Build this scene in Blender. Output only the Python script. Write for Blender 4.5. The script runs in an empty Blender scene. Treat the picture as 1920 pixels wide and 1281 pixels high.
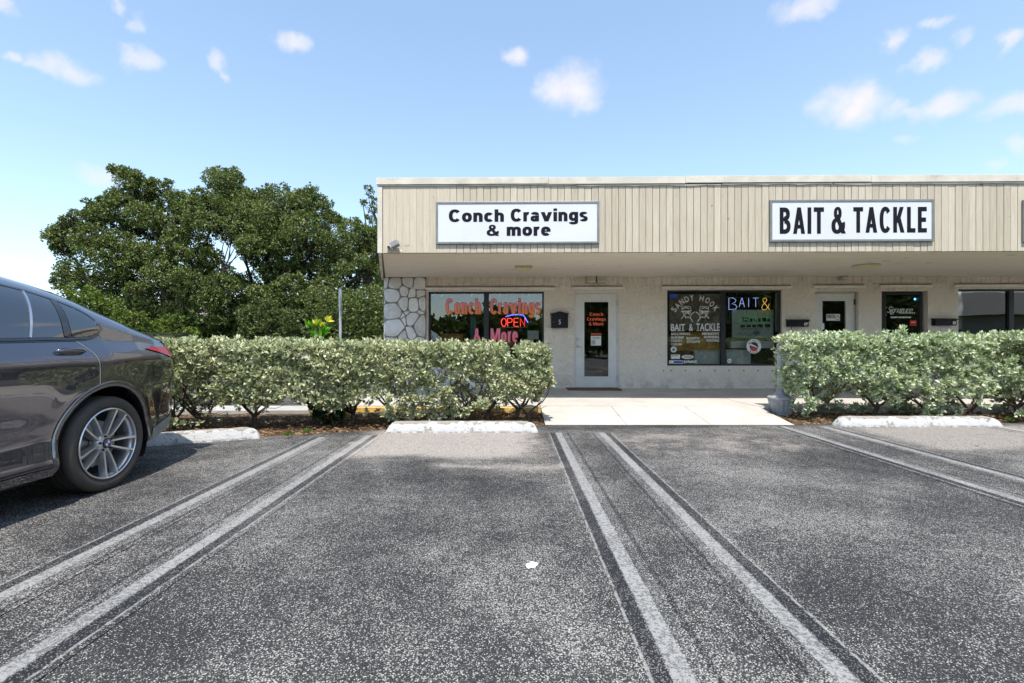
import bpy, bmesh, math, random
import numpy as np
from mathutils import Vector, Matrix, noise
random.seed(7); rng = np.random.default_rng(7)
C = bpy.context.scene.collection
SC = bpy.context.scene
R = math.radians

# ------------------------------------------------------------------ camera
CAMH = 1.10; FPX = 920.0; HY = 643.0
cam = bpy.data.cameras.new('camera'); camo = bpy.data.objects.new('camera', cam); C.objects.link(camo)
camo.location = (0, 0, CAMH); camo.rotation_euler = (R(90), 0, 0)
cam.sensor_width = 36; cam.lens = 36*FPX/1920; cam.shift_y = (HY-640.5)/1920
cam.clip_start = .05; cam.clip_end = 2000
SC.camera = camo

# ------------------------------------------------------------------ world, sun, exposure
SUN_TO = Vector((.04, -.40, .916)).normalized()
SKY_STRENGTH = .15; SUN_STRENGTH = 2.5; EXPOSURE = 1.42
W = bpy.data.worlds.new('World'); SC.world = W; W.use_nodes = True
nt = W.node_tree; N = nt.nodes; LK = nt.links; N.clear()
def nd(t, **k):
    n = N.new(t)
    for a, b in k.items(): setattr(n, a, b)
    return n
def mth(op, a, b=None, clamp=False):
    n = nd('ShaderNodeMath', operation=op); n.use_clamp = clamp
    for i, v in enumerate((a, b)):
        if v is None: continue
        if isinstance(v, (int, float)): n.inputs[i].default_value = v
        else: LK.new(v, n.inputs[i])
    return n.outputs[0]
sky = nd('ShaderNodeTexSky', sky_type='NISHITA'); sky.sun_disc = False
sky.sun_elevation = math.asin(SUN_TO.z); sky.sun_rotation = R(174)
sky.air_density = 1.0; sky.dust_density = .6; sky.ozone_density = 2.0; sky.altitude = 0
tc = nd('ShaderNodeTexCoord'); sep = nd('ShaderNodeSeparateXYZ'); LK.new(tc.outputs['Generated'], sep.inputs[0])
az = mth('ARCTAN2', sep.outputs[0], sep.outputs[1]); el = mth('ARCSINE', sep.outputs[2])
cmb = nd('ShaderNodeCombineXYZ'); LK.new(az, cmb.inputs[0]); LK.new(el, cmb.inputs[1])
def vm(op, a, b):
    n = nd('ShaderNodeVectorMath', operation=op)
    for i, v in enumerate((a, b)):
        if v is None: continue
        if isinstance(v, (tuple, list)): n.inputs[i].default_value = v
        else: LK.new(v, n.inputs[i])
    return n
nz = nd('ShaderNodeTexNoise'); nz.inputs['Scale'].default_value = 22; nz.inputs['Detail'].default_value = 7; nz.inputs['Roughness'].default_value = .58
LK.new(cmb.outputs[0], nz.inputs['Vector'])
d0 = vm('SUBTRACT', nz.outputs['Color'], (.5, .5, .5)); d1 = vm('MULTIPLY', d0.outputs[0], (.07, .045, 0))
pos = vm('ADD', cmb.outputs[0], d1.outputs[0]).outputs[0]
CLOUDS = [(120,132,62,20,.8),(75,125,25,12,.6),(40,107,18,11,.6),(265,113,36,17,.75),(407,117,25,19,.7),(425,143,12,8,.6),(268,47,15,15,.5),(222,10,22,14,.55),(551,81,32,17,.85),(965,105,29,14,.85),
 (1078,165,52,32,1.0),(1040,168,40,26,.9),(1095,195,34,16,.6),(1520,5,65,18,.8),(1565,190,55,28,.8),(1612,196,52,38,1.0),(1600,222,34,14,.5),(1675,202,30,15,.6),(1770,200,56,24,.85),(1712,208,42,12,.6),(1885,197,55,22,.7),(1925,192,40,20,.7),
 (1677,75,27,18,.75),(1740,116,36,16,.8),(1755,44,36,10,.6),(1807,68,22,13,.5),(1898,77,28,16,.8),(1910,275,24,20,.7),(1690,266,20,9,.35),(1858,308,20,10,.5),(186,333,42,20,.6),(-10,8,40,16,.7),(-300,120,90,30,.8),(2200,140,100,40,.8),(-500,300,80,30,.6),(2500,260,90,34,.7)]
acc = None
for (px, py, rx, ry, k) in CLOUDS:
    x = (px-960)/FPX; z = (HY-py)/FPX; ca = math.atan(x); ce = math.atan(z/math.hypot(1, x))
    ra = rx/FPX*math.cos(ca)**2*1.15; re = ry/FPX*math.cos(ca)*1.15
    s = vm('SUBTRACT', pos, (ca, ce, 0)); m_ = vm('MULTIPLY', s.outputs[0], (1/ra, 1/re, 0)); l = vm('LENGTH', m_.outputs[0], None)
    mr = nd('ShaderNodeMapRange', interpolation_type='SMOOTHSTEP'); LK.new(l.outputs['Value'], mr.inputs[0])
    mr.inputs[1].default_value = 1.2; mr.inputs[2].default_value = .2; mr.inputs[3].default_value = 0; mr.inputs[4].default_value = k
    acc = mr.outputs[0] if acc is None else mth('MAXIMUM', acc, mr.outputs[0])
# the same kind of small clouds over the rest of the sky
nz2 = nd('ShaderNodeTexNoise'); nz2.inputs['Scale'].default_value = 4.5; nz2.inputs['Detail'].default_value = 6
LK.new(tc.outputs['Generated'], nz2.inputs['Vector'])
g1 = nd('ShaderNodeMapRange', interpolation_type='SMOOTHSTEP'); LK.new(nz2.outputs['Fac'], g1.inputs[0]); g1.inputs[1].default_value = .56; g1.inputs[2].default_value = .72; g1.inputs[4].default_value = .8
g2 = nd('ShaderNodeMapRange'); LK.new(sep.outputs[1], g2.inputs[0]); g2.inputs[1].default_value = .3; g2.inputs[2].default_value = 0.
acc = mth('MAXIMUM', acc, mth('MULTIPLY', g1.outputs[0], g2.outputs[0]))
soft = nd('ShaderNodeTexNoise'); soft.inputs['Scale'].default_value = 24; soft.inputs['Detail'].default_value = 3; LK.new(cmb.outputs[0], soft.inputs['Vector'])
sm = nd('ShaderNodeMapRange'); LK.new(soft.outputs['Fac'], sm.inputs[0]); sm.inputs[1].default_value = .3; sm.inputs[2].default_value = .62; sm.inputs[3].default_value = .6
acc = mth('MULTIPLY', acc, sm.outputs[0], True)
SKYTINT = nd('ShaderNodeMix', data_type='RGBA', blend_type='MULTIPLY'); SKYTINT.inputs['Factor'].default_value = 1
gm = nd('ShaderNodeGamma'); LK.new(sky.outputs[0], gm.inputs[0]); gm.inputs[1].default_value = .80
LK.new(gm.outputs[0], SKYTINT.inputs['A']); SKYTINT.inputs['B'].default_value = (.93, .965, .95, 1)
mx = nd('ShaderNodeMix', data_type='RGBA'); LK.new(acc, mx.inputs['Factor']); LK.new(SKYTINT.outputs['Result'], mx.inputs['A']); mx.inputs['B'].default_value = (2.45, 2.4, 2.5, 1)
bg = nd('ShaderNodeBackground'); LK.new(mx.outputs['Result'], bg.inputs[0]); bg.inputs[1].default_value = SKY_STRENGTH
ow = nd('ShaderNodeOutputWorld'); LK.new(bg.outputs[0], ow.inputs[0])
sun = bpy.data.lights.new('sun', 'SUN'); sun.energy = SUN_STRENGTH; sun.angle = R(.53); sun.color = (1, .95, .87)
suno = bpy.data.objects.new('sun', sun); C.objects.link(suno); suno.rotation_euler = SUN_TO.to_track_quat('Z', 'Y').to_euler()
vs = SC.view_settings; vs.view_transform = 'Standard'; vs.look = 'None'; vs.gamma = 1; vs.use_curve_mapping = False; vs.exposure = EXPOSURE
SC.cycles.max_bounces = 8; SC.cycles.transparent_max_bounces = 16; SC.cycles.caustics_reflective = False; SC.cycles.caustics_refractive = False

# ------------------------------------------------------------------ materials
class Mt:
    def __init__(s, name):
        s.m = bpy.data.materials.new(name); s.m.use_nodes = True; s.nt = s.m.node_tree; s.N = s.nt.nodes; s.L = s.nt.links; s.N.clear()
        s.out = s.N.new('ShaderNodeOutputMaterial')
    def n(s, t, ins=None, **k):
        x = s.N.new(t)
        for a, b in k.items(): setattr(x, a, b)
        for a, b in (ins or {}).items(): s.set(x, a, b)
        return x
    def set(s, x, a, b):
        i = x.inputs[a]
        if isinstance(b, bpy.types.NodeSocket): s.L.new(b, i)
        elif isinstance(b, bpy.types.Node): s.L.new(b.outputs[0], i)
        else:
            if i.type == 'RGBA' and len(b) == 3: b = (*b, 1)
            i.default_value = b
    def math(s, op, a, b=0., c=None, clamp=False):
        x = s.n('ShaderNodeMath', {0: a, 1: b}, operation=op); x.use_clamp = clamp
        if c is not None: s.set(x, 2, c)
        return x.outputs[0]
    def mix(s, f, a, b, bt='MIX'):
        x = s.N.new('ShaderNodeMix'); x.data_type = 'RGBA'; x.blend_type = bt
        s.set(x, 'Factor', f); s.set(x, 'A', a); s.set(x, 'B', b); return x.outputs['Result']
    def rng(s, v, a, b, c=0., d=1., smooth=True):
        x = s.n('ShaderNodeMapRange', {0: v, 1: a, 2: b, 3: c, 4: d}); x.interpolation_type = 'SMOOTHSTEP' if smooth else 'LINEAR'; return x.outputs[0]
    def noise(s, scale, vec=None, detail=4., rough=.55, dist=0.):
        x = s.n('ShaderNodeTexNoise', {'Scale': scale, 'Detail': detail, 'Roughness': rough, 'Distortion': dist})
        s.L.new(vec or s.pos(), x.inputs['Vector']); return x.outputs['Fac']
    def pos(s):
        if not hasattr(s, '_p'): s._p = s.n('ShaderNodeNewGeometry').outputs['Position']
        return s._p
    def obj(s):
        if not hasattr(s, '_o'): s._o = s.n('ShaderNodeTexCoord').outputs['Object']
        return s._o
    def xyz(s, v): return s.n('ShaderNodeSeparateXYZ', {0: v}).outputs
    def bump(s, h, st=.3, dist=.01):
        return s.n('ShaderNodeBump', {'Height': h, 'Strength': st, 'Distance': dist}).outputs[0]
    def bsdf(s, col, rough=.6, metal=0., coat=0., spec=.5, normal=None, **k):
        b = s.n('ShaderNodeBsdfPrincipled', {'Base Color': col, 'Roughness': rough, 'Metallic': metal, 'Coat Weight': coat, 'Specular IOR Level': spec})
        for a, v in k.items(): s.set(b, a.replace('_', ' '), v)
        if normal: s.L.new(normal, b.inputs['Normal'])
        s.L.new(b.outputs[0], s.out.inputs[0]); return b
def pm(name, col, rough=.6, metal=0., var=.12, scale=6., bump=0., bscale=60., coat=0., spec=.5, dirt=None, dirtamt=.5, dscale=2.5, objrand=0.):
    m = Mt(name); c = tuple(col)
    f = m.noise(scale, m.obj(), 5.)
    lo = tuple(x*(1-var) for x in c); hi = tuple(min(1, x*(1+var)) for x in c)
    cc = m.mix(m.rng(f, .3, .7), lo, hi)
    if dirt:
        d = m.noise(dscale, m.pos(), 6., .65); cc = m.mix(m.math('MULTIPLY', m.rng(d, .52, .7), dirtamt), cc, dirt)
    if objrand:
        r = m.n('ShaderNodeObjectInfo').outputs['Random']; cc = m.mix(1., cc, m.n('ShaderNodeCombineColor', {0: m.math('MULTIPLY_ADD', r, objrand, 1-objrand/2), 1: m.math('MULTIPLY_ADD', r, objrand, 1-objrand/2), 2: m.math('MULTIPLY_ADD', r, objrand*1.2, 1-objrand*.6)}).outputs[0], 'MULTIPLY')
    nrm = m.bump(m.noise(bscale, m.obj(), 4.), bump, .01) if bump else None
    m.bsdf(cc, rough, metal, coat, spec, nrm)
    return m.m

def asphalt_color(m, paint=None):
    p = m.pos(); X, Y, Z = m.xyz(p)
    v = m.n('ShaderNodeTexVoronoi', {'Vector': p, 'Scale': 160.}); vc = m.xyz(v.outputs['Color'])
    n1 = m.noise(.75, p, 5., .6); n2 = m.noise(3.2, p, 4., .6); n3 = m.noise(11., p, 3.)
    wear = m.math('ADD', m.math('MULTIPLY', n1, .62), m.math('ADD', m.math('MULTIPLY', n2, .25), m.math('MULTIPLY', n3, .13)))
    wear = m.rng(wear, .30, .70, .17, .84)
    def box(x0, x1, y0, y1, s=.25):
        dx = m.math('ADD', X, m.math('MULTIPLY_ADD', n2, .7, -.35)); dy = m.math('ADD', Y, m.math('MULTIPLY_ADD', n1, 1.1, -.55))
        a = m.math('MULTIPLY', m.rng(dx, x0-s, x0+s), m.rng(dx, x1+s, x1-s)); b = m.math('MULTIPLY', m.rng(dy, y0-s, y0+s), m.rng(dy, y1+s, y1-s))
        return m.math('MULTIPLY', a, b)
    pale = box(-1.75, .30, 4.65, 6.3)
    pale = m.math('MAXIMUM', pale, m.math('MULTIPLY', box(4.35, 7.5, 5.0, 6.6), .85))
    pale = m.math('MAXIMUM', pale, m.math('MULTIPLY', box(1.2, 3.3, 4.9, 6.1), m.rng(n2, .4, .62, .15, .75)))
    pale = m.math('MAXIMUM', pale, m.math('MULTIPLY', box(-.75, .5, 4.2, 4.5, .16), .8))
    pale = m.math('MAXIMUM', pale, m.math('MULTIPLY', box(-2.9, -2.3, 3.6, 5.1), m.rng(n2, .45, .65, 0., .45)))
    dark = m.math('MAXIMUM', m.math('MULTIPLY', box(-2.2, .45, 3.45, 4.1, .3), .75), m.rng(m.math('ADD', Y, m.math('MULTIPLY', X, -.1)), 6.05, 6.2, 0., .8))
    wear = m.math('SUBTRACT', m.math('MAXIMUM', wear, pale), m.math('MULTIPLY', dark, .18), clamp=True)
    thr = m.math('ADD', m.math('MULTIPLY_ADD', wear, .5, .16), m.math('MULTIPLY_ADD', vc[0], .30, -.1))
    dist = m.math('MULTIPLY', v.outputs['Distance'], 1.)
    stone = m.rng(m.math('SUBTRACT', thr, dist), -.05, .07)
    # only part of the stones are bare
    bare = m.rng(m.math('SUBTRACT', m.math('MULTIPLY_ADD', wear, .75, .34), vc[1]), -.04, .04)
    stone = m.math('MULTIPLY', stone, bare)
    stc = m.mix(vc[2], (.14, .137, .132), (.41, .395, .37)); stc = m.mix(m.math('MULTIPLY', pale, .5), stc, (.40, .345, .30))
    fine = m.noise(260., p, 2.)
    v2_ = m.n('ShaderNodeTexVoronoi', {'Vector': p, 'Scale': 300.}); vc2 = m.xyz(v2_.outputs['Color'])
    bind = m.mix(wear, m.mix(fine, (.007, .0072, .009), (.021, .0215, .025)), m.mix(fine, (.02, .02, .022), (.06, .058, .056)))
    bind = m.mix(m.math('MULTIPLY', pale, m.rng(m.math('ADD', m.math('MULTIPLY', n3, .5), m.math('MULTIPLY', m.noise(45., p, 4., .7), .5)), .40, .58, .15, .95)), bind, (.17, .145, .128))
    bind = m.mix(m.math('MULTIPLY', m.rng(vc2[0], .5, .75), m.math('MULTIPLY_ADD', wear, .65, .08)), bind, m.mix(vc2[1], (.05, .05, .053), (.17, .165, .16)))
    spots = m.rng(m.noise(2.1, p, 3., .5, .4), .70, .78, 0., .8)
    col = m.mix(stone, bind, stc); col = m.mix(spots, col, (.02, .02, .021))
    crack = m.n('ShaderNodeTexVoronoi', {'Vector': m.n('ShaderNodeVectorMath', {0: p, 1: m.n('ShaderNodeVectorMath', {0: m.n('ShaderNodeTexNoise', {'Vector': p, 'Scale': 2.5}).outputs['Color'], 1: (.5, .5, .5)}, operation='MULTIPLY').outputs[0]}, operation='ADD').outputs[0], 'Scale': .55}, feature='DISTANCE_TO_EDGE').outputs['Distance']
    ck = m.math('MULTIPLY', m.rng(crack, .0045, .001), m.rng(n2, .5, .62, 0., .6)); col = m.mix(ck, col, (.012, .012, .013))
    h = m.math('ADD', m.math('MULTIPLY', stone, .6), m.math('MULTIPLY', fine, .5))
    return col, h, wear, n2, vc, stone, fine
def m_asphalt():
    m = Mt('asphalt'); col, h, *_ = asphalt_color(m); m.bsdf(col, .85, spec=.15, normal=m.bump(h, .7, .006)); return m.m
def m_stripe():
    m = Mt('worn_stripe'); col, h, wear, n2, vc, stone, fine = asphalt_color(m)
    x = m.xyz(m.obj())[0]; x = m.math('ADD', x, m.math('MULTIPLY_ADD', m.noise(9., m.pos(), 3.), .012, -.006))
    def band(a, b, s=.006): return m.math('MULTIPLY', m.rng(x, a-s, a+s), m.rng(x, b+s, b-s))
    chip = m.rng(m.math('ADD', m.noise(60., m.pos(), 5., .7), m.math('MULTIPLY', n2, .35)), .60, .74, 1., .35)
    core = m.math('MULTIPLY', band(-.038, .036), chip)
    edge = m.math('MULTIPLY', band(-.118, -.106, .004), m.rng(m.noise(30., m.pos(), 4.), .38, .52, 0., .75))
    worn = m.math('MULTIPLY', band(.042, .095), m.math('MULTIPLY', m.rng(m.noise(120., m.pos(), 2.), .52, .58), .3))
    white = m.math('MAXIMUM', core, m.math('MAXIMUM', edge, worn))
    dk = m.math('MAXIMUM', m.math('MULTIPLY', band(-.105, -.044), .85), m.math('MULTIPLY', band(.1, .125, .008), .75))
    col = m.mix(m.math('MULTIPLY', dk, m.rng(stone, 0., 1., 1., .65)), col, (.016, .017, .021))
    col = m.mix(m.math('MULTIPLY', white, .9), col, m.mix(m.math('MULTIPLY', fine, .9), (.20, .20, .198), (.40, .40, .39)))
    m.bsdf(col, .85, spec=.15, normal=m.bump(h, .5, .005)); return m.m
def m_concrete(name, a, b, rough=.85):
    m = Mt(name); p = m.pos()
    c = m.mix(m.rng(m.noise(1.3, p, 6., .65), .3, .7), a, b); c = m.mix(m.rng(m.noise(7., p, 5., .7), .56, .72, 0., .35), c, tuple(x*.55 for x in a))
    c = m.mix(m.rng(m.noise(45., p, 3.), .66, .72, 0., .5), c, tuple(x*.4 for x in a))
    m.bsdf(c, rough, spec=.3, normal=m.bump(m.noise(140., p, 4.), .25, .004)); return m.m
def m_stucco():
    m = Mt('stucco'); p = m.obj()
    c = m.mix(m.rng(m.noise(1.1, p, 5., .6), .3, .7), (.76, .685, .59), (.82, .75, .655))
    c = m.mix(m.rng(m.noise(5., p, 5., .7), .55, .75, 0., .35), c, (.52, .46, .385))
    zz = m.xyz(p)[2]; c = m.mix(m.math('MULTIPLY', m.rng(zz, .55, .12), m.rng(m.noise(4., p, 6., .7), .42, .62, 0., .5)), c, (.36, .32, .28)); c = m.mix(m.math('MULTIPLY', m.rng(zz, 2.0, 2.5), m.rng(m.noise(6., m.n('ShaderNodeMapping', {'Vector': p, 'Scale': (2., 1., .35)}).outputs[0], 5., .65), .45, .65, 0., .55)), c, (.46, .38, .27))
    v = m.noise(9., p, 5., .62, 1.4); ridge = m.math('ABSOLUTE', m.math('SUBTRACT', v, .5)); crev = m.rng(ridge, .0, .02, 1., 0.)
    c = m.mix(m.math('MULTIPLY', crev, m.rng(m.noise(3., p), .45, .7, 0., .45)), c, (.28, .24, .2))
    h = m.math('ADD', m.math('MULTIPLY', m.rng(v, .35, .65), 1.), m.math('MULTIPLY', m.noise(55., p, 4.), .35))
    m.bsdf(c, .9, spec=.2, normal=m.bump(h, .65, .02)); return m.m
def m_soffit():
    m = Mt('soffit_plaster'); p = m.obj(); sp = m.n('ShaderNodeMapping', {'Vector': p, 'Scale': (.6, 3.5, 1)}).outputs[0]
    c = m.mix(m.rng(m.noise(2., sp, 6., .65), .3, .7), (.74, .665, .565), (.80, .73, .63))
    c = m.mix(m.rng(m.noise(3.3, p, 5., .75), .6, .72, 0., .55), c, (.2, .17, .135)); c = m.mix(m.rng(m.noise(22., p, 3.), .7, .74, 0., .8), c, (.1, .08, .06))
    m.bsdf(c, .9, spec=.2, normal=m.bump(m.noise(30., sp, 5.), .4, .012)); return m.m
def m_board(nm='painted_siding', lo=(.52, .455, .355), hi=(.62, .55, .44)):
    m = Mt(nm); p = m.obj(); r = m.n('ShaderNodeObjectInfo').outputs['Random']
    q = m.n('ShaderNodeVectorMath', {0: p, 1: m.n('ShaderNodeCombineXYZ', {0: m.math('MULTIPLY', r, 37.), 2: m.math('MULTIPLY', r, 11.)}).outputs[0]}, operation='ADD').outputs[0]
    g = m.noise(1., m.n('ShaderNodeMapping', {'Vector': q, 'Scale': (60, 60, 2.2)}).outputs[0], 5., .65)
    c = m.mix(m.rng(r, .0, 1., 0, 1, False), lo, hi); c = m.mix(m.rng(g, .3, .68), m.mix(1., c, (.80, .78, .75), 'MULTIPLY'), c)
    kn = m.noise(3.6, q, 3., .5); c = m.mix(m.rng(kn, .70, .76, 0., .8), c, (.17, .115, .075))
    pk = m.noise(13., q, 4., .7); c = m.mix(m.rng(pk, .62, .7, 0., .35), c, (.31, .27, .22))
    m.bsdf(c, .75, spec=.3, normal=m.bump(g, .5, .006)); return m.m
def leafmat(name, cols, trans=.3, rough=.45, spec=.4, tt=(1., 1.1, .5)):
    m = Mt(name); r = m.n('ShaderNodeNewGeometry').outputs['Random Per Island']
    cr = m.n('ShaderNodeValToRGB', {0: r}); e = cr.color_ramp.elements
    while len(e) < len(cols): e.new(.5)
    for i, c in enumerate(cols): e[i].position = i/(len(cols)-1); e[i].color = (*c, 1)
    col = m.mix(m.rng(m.noise(1.4, m.pos(), 3.), .3, .7, 0., .4), cr.outputs[0], m.mix(1., cr.outputs[0], (.62, .72, .6), 'MULTIPLY'))
    b = m.bsdf(col, rough, spec=spec)
    t = m.n('ShaderNodeBsdfTranslucent', {'Color': m.mix(1., col, tt, 'MULTIPLY')})
    x = m.n('ShaderNodeMixShader', {0: trans}); m.L.new(b.outputs[0], x.inputs[1]); m.L.new(t.outputs[0], x.inputs[2]); m.L.new(x.outputs[0], m.out.inputs[0]); return m.m
def m_glass(name, tint=(.85, .88, .87), boost=1.25):
    m = Mt(name); f = m.n('ShaderNodeFresnel', {'IOR': 1.5}).outputs[0]; f = m.math('MULTIPLY_ADD', f, boost, .035, clamp=True)
    nrm = m.bump(m.noise(.9, m.obj(), 2.), .05, .05)
    g = m.n('ShaderNodeBsdfGlossy', {'Color': (1, 1, 1), 'Roughness': .004, 'Normal': nrm}); t = m.n('ShaderNodeBsdfTransparent', {'Color': tint})
    x = m.n('ShaderNodeMixShader', {0: f}); m.L.new(t.outputs[0], x.inputs[1]); m.L.new(g.outputs[0], x.inputs[2]); m.L.new(x.outputs[0], m.out.inputs[0]); return m.m
def m_emit(name, col, st):
    m = Mt(name); m.bsdf(col, .3, Emission_Color=col, Emission_Strength=st); return m.m
def m_gradient(name, z0, z1, c0, c1):
    m = Mt(name); z = m.xyz(m.obj())[2]; m.bsdf(m.mix(m.rng(z, z0, z1, 0, 1, False), c0, c1), .5); return m.m
def m_soil():
    m = Mt('mulch_soil'); p = m.pos(); v = m.n('ShaderNodeTexVoronoi', {'Vector': m.n('ShaderNodeMapping', {'Vector': p, 'Scale': (1, 1.7, 1)}).outputs[0], 'Scale': 34.}); vc = m.xyz(v.outputs['Color'])
    c = m.mix(vc[0], (.035, .022, .015), (.14, .085, .05)); c = m.mix(m.rng(vc[1], .86, .9), c, (.30, .2, .11)); c = m.mix(m.rng(m.noise(1.6, p), .5, .65, 0., .6), c, (.09, .08, .06))
    m.bsdf(c, .95, spec=.1, normal=m.bump(m.math('ADD', v.outputs['Distance'], m.noise(60., p)), .9, .02)); return m.m
def m_wheelstop():
    m = Mt('wheel_stop_paint'); p = m.obj(); x, y, z = m.xyz(p)
    c = m.mix(m.noise(6., p, 5.), (.48, .48, .475), (.60, .60, .59))
    top = m.rng(z, .085, .125); worn = m.rng(m.math('ADD', m.noise(11., p, 6., .72), m.math('MULTIPLY', top, .17)), .57, .63, 0., .92)
    low = m.math('MULTIPLY', m.rng(z, .03, .0), m.rng(m.noise(18., p, 5.), .4, .6, 0., .8)); worn = m.math('MAXIMUM', worn, low)
    c = m.mix(worn, c, m.mix(m.noise(40., p, 3.), (.12, .105, .09), (.40, .35, .29)))
    m.bsdf(c, .85, spec=.25, normal=m.bump(m.math('ADD', m.noise(50., p, 5.), m.math('MULTIPLY', worn, -.6)), .6, .012)); return m.m
def m_carpaint():
    m = Mt('car_paint'); fl = m.n('ShaderNodeTexVoronoi', {'Vector': m.obj(), 'Scale': 900.}).outputs['Color']
    c = m.mix(.25, (.08, .078, .10), m.mix(1., (.21, .208, .28), fl, 'MULTIPLY')); m.bsdf(c, .26, .9, 1., .5, Coat_Roughness=.008, Coat_IOR=1.95); return m.m
def m_tyre():
    m = Mt('tyre_rubber'); m.bsdf(m.mix(m.noise(8., m.obj()), (.035, .031, .028), (.075, .064, .056)), .62, spec=.35, normal=m.bump(m.noise(80., m.obj()), .2, .003)); return m.m
def m_grass():
    m = Mt('grass_ground'); p = m.pos(); c = m.mix(m.noise(.5, p, 6.), (.045, .07, .02), (.11, .115, .05)); m.bsdf(c, .95, spec=.1, normal=m.bump(m.noise(30., p), .6, .03)); return m.m
M = dict(
 asphalt=m_asphalt(), stripe=m_stripe(), walk=m_concrete('sidewalk_concrete', (.40, .37, .335), (.50, .47, .43)), kerb=m_concrete('kerb_concrete', (.34, .33, .31), (.48, .46, .43)),
 kerby=pm('yellow_kerb_paint', (.62, .40, .12), .8, var=.2, scale=9, bump=.3, dirt=(.3, .26, .2)), soil=m_soil(), grass=m_grass(),
 stucco=m_stucco(), soffit=m_soffit(), board=m_board(), board2=m_board('repainted_siding', (.60, .52, .41), (.64, .56, .445)), trim=pm('painted_trim', (.62, .565, .475), .7, var=.1, scale=4, bump=.2, bscale=30, dirt=(.33, .28, .22), dirtamt=.45),
 groove=pm('groove_shadow_board', (.15, .125, .095), .9), roofing=pm('roof_gravel', (.32, .31, .29), .95, bump=.5),
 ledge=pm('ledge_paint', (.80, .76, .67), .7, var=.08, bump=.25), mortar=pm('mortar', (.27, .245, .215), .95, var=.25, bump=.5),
 stone=pm('white_painted_stone', (.66, .64, .61), .8, var=.09, scale=7, bump=.55, bscale=26, dirt=(.44, .38, .29), dirtamt=.55, dscale=3.2, objrand=.24),
 white=pm('white_door_paint', (.70, .70, .67), .45, var=.05), black=pm('black_metal', (.008, .008, .012), .5, var=.2, spec=.3), bronze=pm('dark_window_frame', (.02, .02, .022), .45),
 signw=pm('sign_face', (.66, .67, .70), .45, var=.03, scale=2), signf=pm('sign_frame_grey', (.23, .235, .225), .45, .35, var=.12), ink=pm('sign_ink', (.008, .008, .014), .7, spec=.15),
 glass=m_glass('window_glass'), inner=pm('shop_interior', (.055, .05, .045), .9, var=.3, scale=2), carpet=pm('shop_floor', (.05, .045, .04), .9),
 steel=pm('brushed_steel', (.55, .54, .52), .35, .9), galv=pm('galvanised_steel', (.50, .52, .55), .5, .5, var=.12), grey=pm('weathered_grey_cast', (.30, .31, .33), .7, .0, var=.22, scale=7, bump=.4, dirt=(.15, .14, .13)),
 camgrey=pm('camera_housing', (.2, .2, .22), .5), lens=pm('camera_lens', (.01, .01, .01), .1), beigebox=pm('beige_box', (.46, .42, .33), .6), yellowlens=pm('yellowed_lens', (.66, .58, .36), .5, var=.1),
 mat_=pm('coir_mat', (.14, .07, .03), .95, var=.35, scale=40, bump=.8, bscale=200), orange=pm('orange_vinyl', (.85, .14, .05), .5), red=pm('red_vinyl', (.62, .03, .02), .5), dred=pm('dark_red_outline', (.42, .03, .06), .5),
 paper=pm('paper', (.72, .73, .70), .8, var=.05), greypaper=pm('print_grey', (.35, .38, .36), .8, var=.3, scale=40), vwhite=pm('white_vinyl', (.74, .74, .72), .6, var=.05),
 banner=pm('brown_banner', (.44, .345, .28), .85, var=.35, scale=3.2), wood=pm('amber_wood', (.75, .36, .08), .5, var=.35, scale=6), darkwood=pm('dark_red_wood', (.22, .07, .04), .6, var=.3),
 greenpaper=pm('pale_green_poster', (.78, .86, .78), .8, var=.1, scale=3), counter=pm('grey_counter_panel', (.80, .82, .80), .7, var=.12), teal=pm('teal_curtain', (.16, .36, .42), .8, var=.2),
 posterdark=pm('poster_dark_print', (.02, .03, .04), .7), blue=pm('blue_vinyl', (.03, .08, .45), .5), wire=pm('sign_wire', (.4, .4, .42), .4, .5),
 paint=m_carpaint(), tyre=m_tyre(), rim=pm('rim_silver', (.62, .62, .63), .28, .85, var=.04), rimd=pm('rim_dark', (.10, .10, .11), .4, .6), carglass=None, plastic=pm('black_plastic', (.018, .018, .019), .55, var=.2), well=pm('wheel_well', (.006, .006, .006), .95),
 gloss=pm('gloss_black_trim', (.01, .01, .011), .12, var=.1, coat=.8), chrome=pm('chrome', (.7, .7, .72), .12, 1.), seam=pm('panel_gap', (.004, .004, .004), .8), brake=pm('brake_disc', (.3, .28, .26), .45, .8), redlens=None, stop=m_wheelstop(),
 bark=pm('bark', (.075, .06, .048), .95, var=.35, scale=9, bump=.8, bscale=25), twig=pm('hedge_stem', (.10, .07, .05), .95, var=.4, scale=14, bump=.7),
 hedge=leafmat('silver_green_leaf', [(.20, .24, .11), (.42, .46, .25), (.64, .65, .42), (.80, .79, .60), (.36, .40, .23), (.56, .50, .28)], .22, .55, .25, (1, 1.03, .75)), hedgeR=leafmat('bright_silver_leaf', [(.20, .29, .10), (.42, .49, .28), (.64, .68, .47), (.82, .84, .67), (.34, .42, .25)], .22, .55, .25, (1, 1.05, .7)),
 tree=leafmat('dark_tree_leaf', [(.035, .055, .014), (.10, .14, .032), (.17, .215, .055), (.28, .30, .12)], .25, .42, .4), tree2=leafmat('olive_tree_leaf', [(.06, .085, .025), (.12, .15, .045), (.2, .23, .08)], .25, .42, .4), lime=leafmat('lime_leaf', [(.06, .10, .02), (.13, .19, .03), (.26, .32, .06)], .3),
 croton=leafmat('bright_green_leaf', [(.10, .32, .02), (.18, .45, .03), (.28, .5, .05)], .35), cyel=leafmat('yellow_leaf', [(.65, .6, .05), (.8, .7, .1)], .35),
 housew=pm('pale_house_wall', (.55, .54, .50), .9), houser=pm('house_roof', (.28, .25, .22), .9), litter=pm('litter_white', (.8, .8, .8), .8))
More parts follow.
